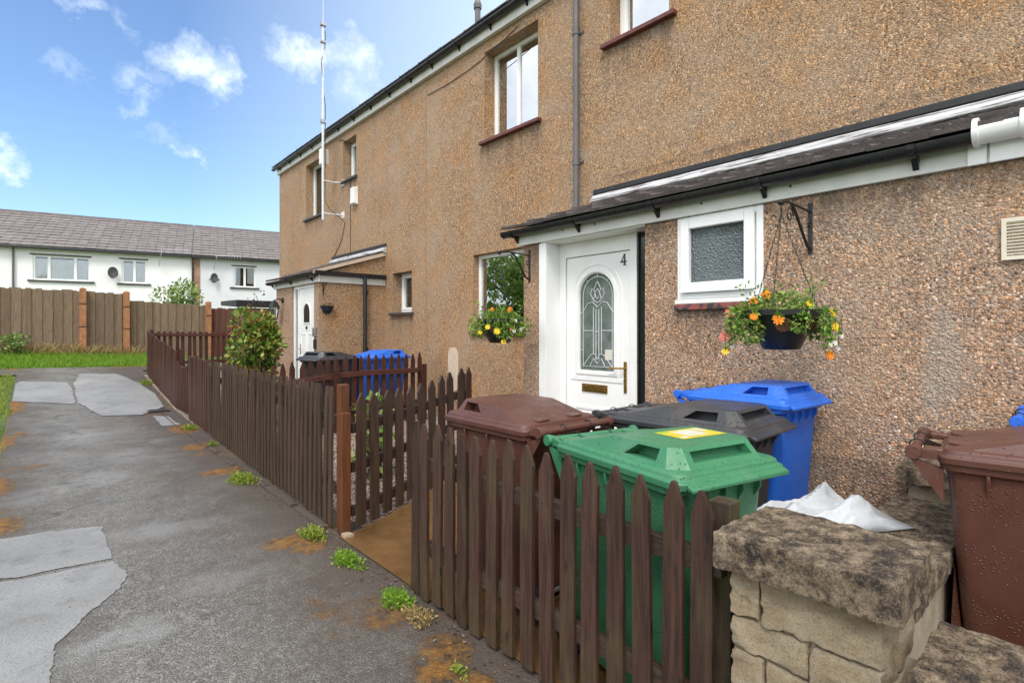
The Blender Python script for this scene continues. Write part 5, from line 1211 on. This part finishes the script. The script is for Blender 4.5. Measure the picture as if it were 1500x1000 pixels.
shrub(2.72, 9.62, 1.80, .44, 5200, M['leaf_shrub'], 'dense glossy shrub with yellow-green and reddish leaves by the far porch', seed=4, size=.10)
shrub(3.75, 22.3, 2.45, .95, 2400, M['leaf_pale'], 'pale flowering bush behind the board fence', seed=5, size=.13, zb=.9)
shrub(-.55, 19.25, .55, .38, 900, M['leaf_pale'], 'small green bush at the foot of the leftmost board fence', seed=8, size=.07)
shrub(2.55, 5.0, .85, .22, 260, M['leaf_pale'], 'young yellow-green plant behind the dark fence in the gravel garden', name='garden_plant', cat='plant', seed=9, size=.11)
def climb(x, y, z):
    r = random.Random(2); t = thing('climber_sprig', (x, y, z-.4), 0, 'thin dark sprig rising above the glossy shrub', 'plant'); m = MB(); m.tube([(x, y, z-.5), (x+.03, y, z-.2), (x-.05, y, z)], .006, 5); m.build('stem', M['bark'], t)
    m = MB()
    for i in range(14): leaf(m, Vector((x+r.uniform(-.2, .12), y+r.uniform(-.1, .1), z+r.uniform(-.2, .1))), rv(r), rv(r), .07, .04)
    m.build('foliage', M['litter'], t)
climb(3.05, 10.6, 2.22)
def blades(m, x0, x1, y0, y1, n, h, r, w=.006, mask=None, zoff=-.02):
    for _ in range(n):
        x = r.uniform(x0, x1); y = r.uniform(y0, y1)
        if mask and not mask(x, y): continue
        hh = h*r.uniform(.4, 1.2); a = r.uniform(0, 6.28); lx_, ly_ = r.gauss(0, .35)*hh, r.gauss(0, .35)*hh; z = gz(x, y)+zoff; ww = w*r.uniform(.7, 1.3)
        m.add([(x-ww*math.cos(a), y-ww*math.sin(a), z), (x+ww*math.cos(a), y+ww*math.sin(a), z), (x+lx_*.45, y+ly_*.45, z+hh*.65), (x+lx_, y+ly_, z+hh)], [(0, 1, 2), (1, 3, 2)])
r = random.Random(11)
m = MB(); blades(m, -3.2, 3.0, 17.6, 19.62, 15000, .13, r, .012); blades(m, -3.2, 3.0, 17.55, 17.75, 1500, .07, r, .01)
o = m.build('grass_verge', M['grass'], None); tag(o, 'bright green grass verge in front of the tall board fence', 'grass', kind='stuff')
m = MB(); blades(m, -3, 2.2, 19.2, 19.66, 900, .32, r, .01); o = m.build('dry_grass', M['straw']); tag(o, 'dry straw-coloured grass along the foot of the board fence', 'grass', kind='stuff')
m = MB(); blades(m, -1.4, -.36, 1.2, 16.6, 9000, .10, r, .006, lambda x, y: mnoise.noise(Vector((x*2, y*.9, 0)))+(-.36-x)*.9 > .05); o = m.build('verge_weeds', M['weed']); tag(o, 'ragged weeds and grass along the left margin of the path', 'weeds', kind='stuff')
def weed(px, py, rad, h, n, label, mat=None, e=0.0):
    x, y = px2gz(px, py); r = random.Random(int(px)); m = MB()
    t = MB()
    for _ in range(n):
        a = r.uniform(0, 6.28); q = rad*r.random()**.7*(1+.3*math.sin(a*3+px)); xx = x+q*math.cos(a)*.6; yy = y+q*math.sin(a)*1.35; xx = min(xx, x+.12); z = gz(xx, yy)
        p = Vector((xx, yy, z)); dd = Vector((math.cos(a)*.5+r.gauss(0, .4), math.sin(a)*.5+r.gauss(0, .4), 1.0)); L = h*r.uniform(.4, 1.1)*(1.1-q/rad*.6)
        leaf(t, p, dd, rv(r), L, L*.16)
        if r.random() < .75: leaf(t, p+dd.normalized()*L*r.uniform(.3, 1), rv(r)+Vector((0, 0, .3)), rv(r), .022, .014)
    c = Vector((x, y, gz(x, y))); t.v = [p-c for p in t.v]
    o = t.build('weed_clump', mat or M['weed']); o.location = c; tag(o, label, 'weed', 'weed clumps at the foot of the fences')
weed(356, 704, .20, .10, 420, 'broad yellow-green weed clump halfway along the weathered picket fence'); weed(458, 786, .11, .10, 260, 'small weed clump at the foot of the weathered fence just before the orange post')
weed(508, 822, .13, .07, 320, 'bright grass tuft at the far edge of the wet brown concrete', M['grass']); weed(583, 882, .11, .08, 330, 'bright grass tuft at the near corner of the wet brown concrete', M['grass'])
weed(612, 906, .09, .07, 200, 'dry yellowish weed clump at the first picket of the near fence', M['straw']); weed(278, 628, .16, .10, 240, 'low weed clump below the short red picket run'); weed(674, 985, .035, .04, 60, 'tiny weed sprig beside the near picket fence at the bottom of the photo')
weed(214, 562, .2, .12, 200, 'weed clump at the corner where the red fence meets the cross path', e=.42)
weed(310, 652, .1, .08, 130, 'small weed clump at the start of the weathered picket fence')
m = MB(); r = random.Random(21)
for _ in range(4200):
    y = r.uniform(.9, 15); x = (FX-.02 if y < 2.7 else 1.68)-abs(r.gauss(0, .12)); 
    if y > 4: x = 1.68+.033*(y-4)-abs(r.gauss(0, .09)); x = min(x, 1.65)
    s = r.uniform(.004, .010) if r.random() < .75 else r.uniform(.012, .026); leaf(m, Vector((x, y, gz(x, y)+.006)), Vector((r.uniform(-1, 1), r.uniform(-1, 1), r.uniform(0, .3))), Vector((0, 0, 1)), s, s*.6)
for _ in range(420):
    x = r.uniform(-.3, 1.5); y = r.uniform(1, 12); s = r.uniform(.004, .013); leaf(m, Vector((x, y, gz(x, y)+.005)), Vector((r.uniform(-1, 1), r.uniform(-1, 1), .1)), Vector((0, 0, 1)), s, s*.7)
o = m.build('leaf_litter', M['litter']); tag(o, 'brown leaf litter and grit along the fence foot', 'litter', kind='stuff')
# kerb stones showing at the edge below the fence
m = MB(); y = 4.1; r = random.Random(5)
while y < 8.8:
    L_ = r.uniform(.3, .8); xx = 1.655+.033*(y-4)*0; m.rock(xx-.012, xx+.05, y, y+L_-.02, -.1, .018+r.uniform(-.01, .012), .05, .012, 8, .01, r.randint(0, 50)); y += L_+r.choice((0, 0, .1))
o = m.build('edging', M['asphalt'], smooth=50); tag(o, kind='structure')
# drain cover in the path
dx, dy = px2gz(230, 601); t = thing('drain_cover', (dx, dy, gz(dx, dy)), R(2), 'small rusty iron drain cover in the path beside the low gate', 'drain cover')
m = MB(); m.box(-.17, .17, -.22, .22, .002, .012); m.build('frame', M['grate'], t, local=True); m = MB()
for i in range(7): m.box(-.13, .13, -.17+i*.052, -.145+i*.052, .0125, .02)
m.build('bars', M['grate'], t, local=True)
# trees across the path, seen mirrored in the windows and the door
def tree(x, y, h, rad, label, seed):
    r = random.Random(seed); t = thing('tree', (x, y, gz(x, y)), 0, label, 'tree', 'trees across the path, mirrored in the windows'); g = gz(x, y)
    s = MB(); s.tube([(x, y, g-.1), (x+.1, y, g+h*.3), (x-.05, y+.1, g+h*.6), (x, y, g+h*.9)], [.2, .15, .09, .03], 8)
    for k in range(9): a = r.uniform(0, 6.28); z = g+h*r.uniform(.3, .7); s.tube([(x, y, z), (x+rad*.4*math.cos(a), y+rad*.4*math.sin(a), z+.5), (x+rad*.8*math.cos(a), y+rad*.8*math.sin(a), z+1.1)], [.06, .04, .012], 5)
    s.build('trunk', M['bark'], t); m = MB()
    for k in range(42):
        a = r.uniform(0, 6.28); q = r.random()**.5; z = r.uniform(.22, 1)*h; e = rad*(1-.75*abs(z/h-.55))
        clump(m, (x+math.cos(a)*q*e, y+math.sin(a)*q*e, g+z), (rad*.34, rad*.34, h*.10), 120, .30, r, .8)
    m.build('crown', M['leaf_tree'], t)
tree(-7.5, 17.0, 4.2, 2.2, 'broad green tree mirrored in the window left of the front door', 1); tree(-9.5, 14.0, 4.6, 2.4, 'bushy green tree mirrored low in the arched door glass', 2); tree(-8.6, 21.2, 4.4, 2.6, 'taller green tree mirrored behind the others in the window', 3)

# ------------------------------------------------------------------ sky, sun, camera
SUN_AZ, SUN_EL = R(232), R(52)
world = bpy.data.worlds.new('World'); scene.world = world; world.use_nodes = True
wt = world.node_tree; wn = wt.nodes; bg_ = wn['Background']; bg_.inputs[1].default_value = .145
class WN(NT):
    def __init__(s): s.t = wt
W = WN()
sky = W.n('ShaderNodeTexSky', sky_type='NISHITA', sun_disc=False, sun_elevation=SUN_EL, sun_rotation=SUN_AZ, altitude=200, air_density=1.0, dust_density=1.0, ozone_density=1.6)
dirn = W.n('ShaderNodeTexCoord').outputs['Generated']
sp_ = W.n('ShaderNodeSeparateXYZ', {'Vector': dirn})
az = W.math('ARCTAN2', sp_.outputs[0], sp_.outputs[1]); el = W.math('ARCSINE', sp_.outputs[2])
ae = W.n('ShaderNodeCombineXYZ', {'X': az, 'Y': el, 'Z': 0.0}).outputs[0]
wob = W.n('ShaderNodeTexNoise', {'Vector': dirn, 'Scale': 16.0, 'Detail': 9.0, 'Roughness': .66})
wv = W.n('ShaderNodeVectorMath', {0: W.n('ShaderNodeVectorMath', {0: wob.outputs[1], 1: (.5, .5, .5)}, operation='SUBTRACT').outputs[0], 1: (.17, .14, 0)}, operation='MULTIPLY').outputs[0]
ae2 = W.n('ShaderNodeVectorMath', {0: ae, 1: wv}, operation='ADD').outputs[0]
def dirpx(px, py):
    x, z, u = (px-750)/F, 1.0, (YH-py)/F; Lr = math.hypot(690, F)
    X = (F*x+690*z)/Lr; Y = (-690*x+F*z)/Lr; return math.atan2(X, Y), math.atan2(u, math.hypot(X, Y))
acc = None
for px, py, rx, ry, wgt in ((272, 92, 62, 42, 1), (325, 118, 38, 48, 1), (255, 100, 36, 30, .8), (455, 78, 62, 34, .95), (525, 85, 36, 36, .85), (520, 128, 22, 20, .6), (12, 232, 34, 34, .9), (118, 4, 44, 18, .55), (200, 118, 44, 26, .46), (212, 157, 34, 18, .5), (275, 226, 26, 14, .6), (88, 95, 34, 26, .38), (172, 35, 26, 30, .34), (540, 140, 50, 30, .5), (230, 205, 50, 18, .3)):
    a0, e0 = dirpx(px, py); a1, e1 = dirpx(px+rx, py); a2, e2 = dirpx(px, py-ry)
    sub = W.n('ShaderNodeVectorMath', {0: ae2, 1: (a0, e0, 0)}, operation='SUBTRACT').outputs[0]
    scl = W.n('ShaderNodeVectorMath', {0: sub, 1: (1/abs(a1-a0), 1/abs(e2-e0), 0)}, operation='MULTIPLY').outputs[0]
    ln_ = W.n('ShaderNodeVectorMath', {0: scl}, operation='LENGTH').outputs['Value']
    v = W.math('MULTIPLY', W.math('SUBTRACT', 1.15, ln_, True), wgt)
    acc = v if acc is None else W.math('MAXIMUM', acc, v)
dens = W.math('MULTIPLY', acc, W.math('ADD', W.math('MULTIPLY', W.noise(dirn, 30, 8, .68), 1.5), .05))
cl = W.ramp(dens, [(.05, 0), (.40, .26), (.72, .56), (1.0, .74)])
# broken white overcast over the rest of the sky (behind and beside the camera)
tow = W.n('ShaderNodeVectorMath', {0: dirn, 1: (math.sin(R(21)), math.cos(R(21)), 0)}, operation='DOT_PRODUCT').outputs['Value']
cover = W.math('MULTIPLY', W.math('SUBTRACT', .74, tow, True), 2.6, True)
cover = W.math('MULTIPLY', cover, W.ramp(W.noise(dirn, 2.6, 6, .6), [(.36, .55), (.6, 1)]))
haze = W.math('MULTIPLY', W.math('SUBTRACT', W.math('MULTIPLY', az, 1.3), .22, True), 1.2, True)
c1 = W.mix(1.0, sky.outputs[0], (.78, .88, .98), 'MULTIPLY')
c1 = W.mix(W.math('MULTIPLY', haze, .7), c1, (4.5, 5.4, 6.3))
c1 = W.mix(cl, c1, (5.3, 5.75, 6.0))
c1 = W.mix(cover, c1, W.ramp(W.noise(dirn, 4, 6, .6), [(.3, (5.6, 5.8, 6.1)), (.7, (9.6, 9.6, 9.5))]))
wt.links.new(c1, bg_.inputs[0])
sun = bpy.data.lights.new('sun', 'SUN'); sun.energy = 1.5; sun.angle = R(18); sun.color = (1, .955, .89)
so_ = bpy.data.objects.new('sun', sun); COL.objects.link(so_)
sd = Vector((math.sin(SUN_AZ)*math.cos(SUN_EL), math.cos(SUN_AZ)*math.cos(SUN_EL), math.sin(SUN_EL)))
so_.rotation_euler = sd.to_track_quat('Z', 'Y').to_euler(); so_.location = sd*50
cam = bpy.data.cameras.new('camera'); co = bpy.data.objects.new('camera', cam); COL.objects.link(co)
cam.sensor_width = 36; cam.lens = 36*F/1500; cam.clip_end = 3000; cam.clip_start = .05; cam.shift_y = -(500-YH)/1500
co.location = (0, 0, H); co.rotation_euler = (R(90), 0, -math.atan2(690, F)); scene.camera = co
scene.view_settings.view_transform = 'Standard'; scene.view_settings.look = 'None'; scene.view_settings.exposure = .8; scene.view_settings.gamma = 1
scene.cycles.max_bounces = 8; scene.cycles.transparent_max_bounces = 12
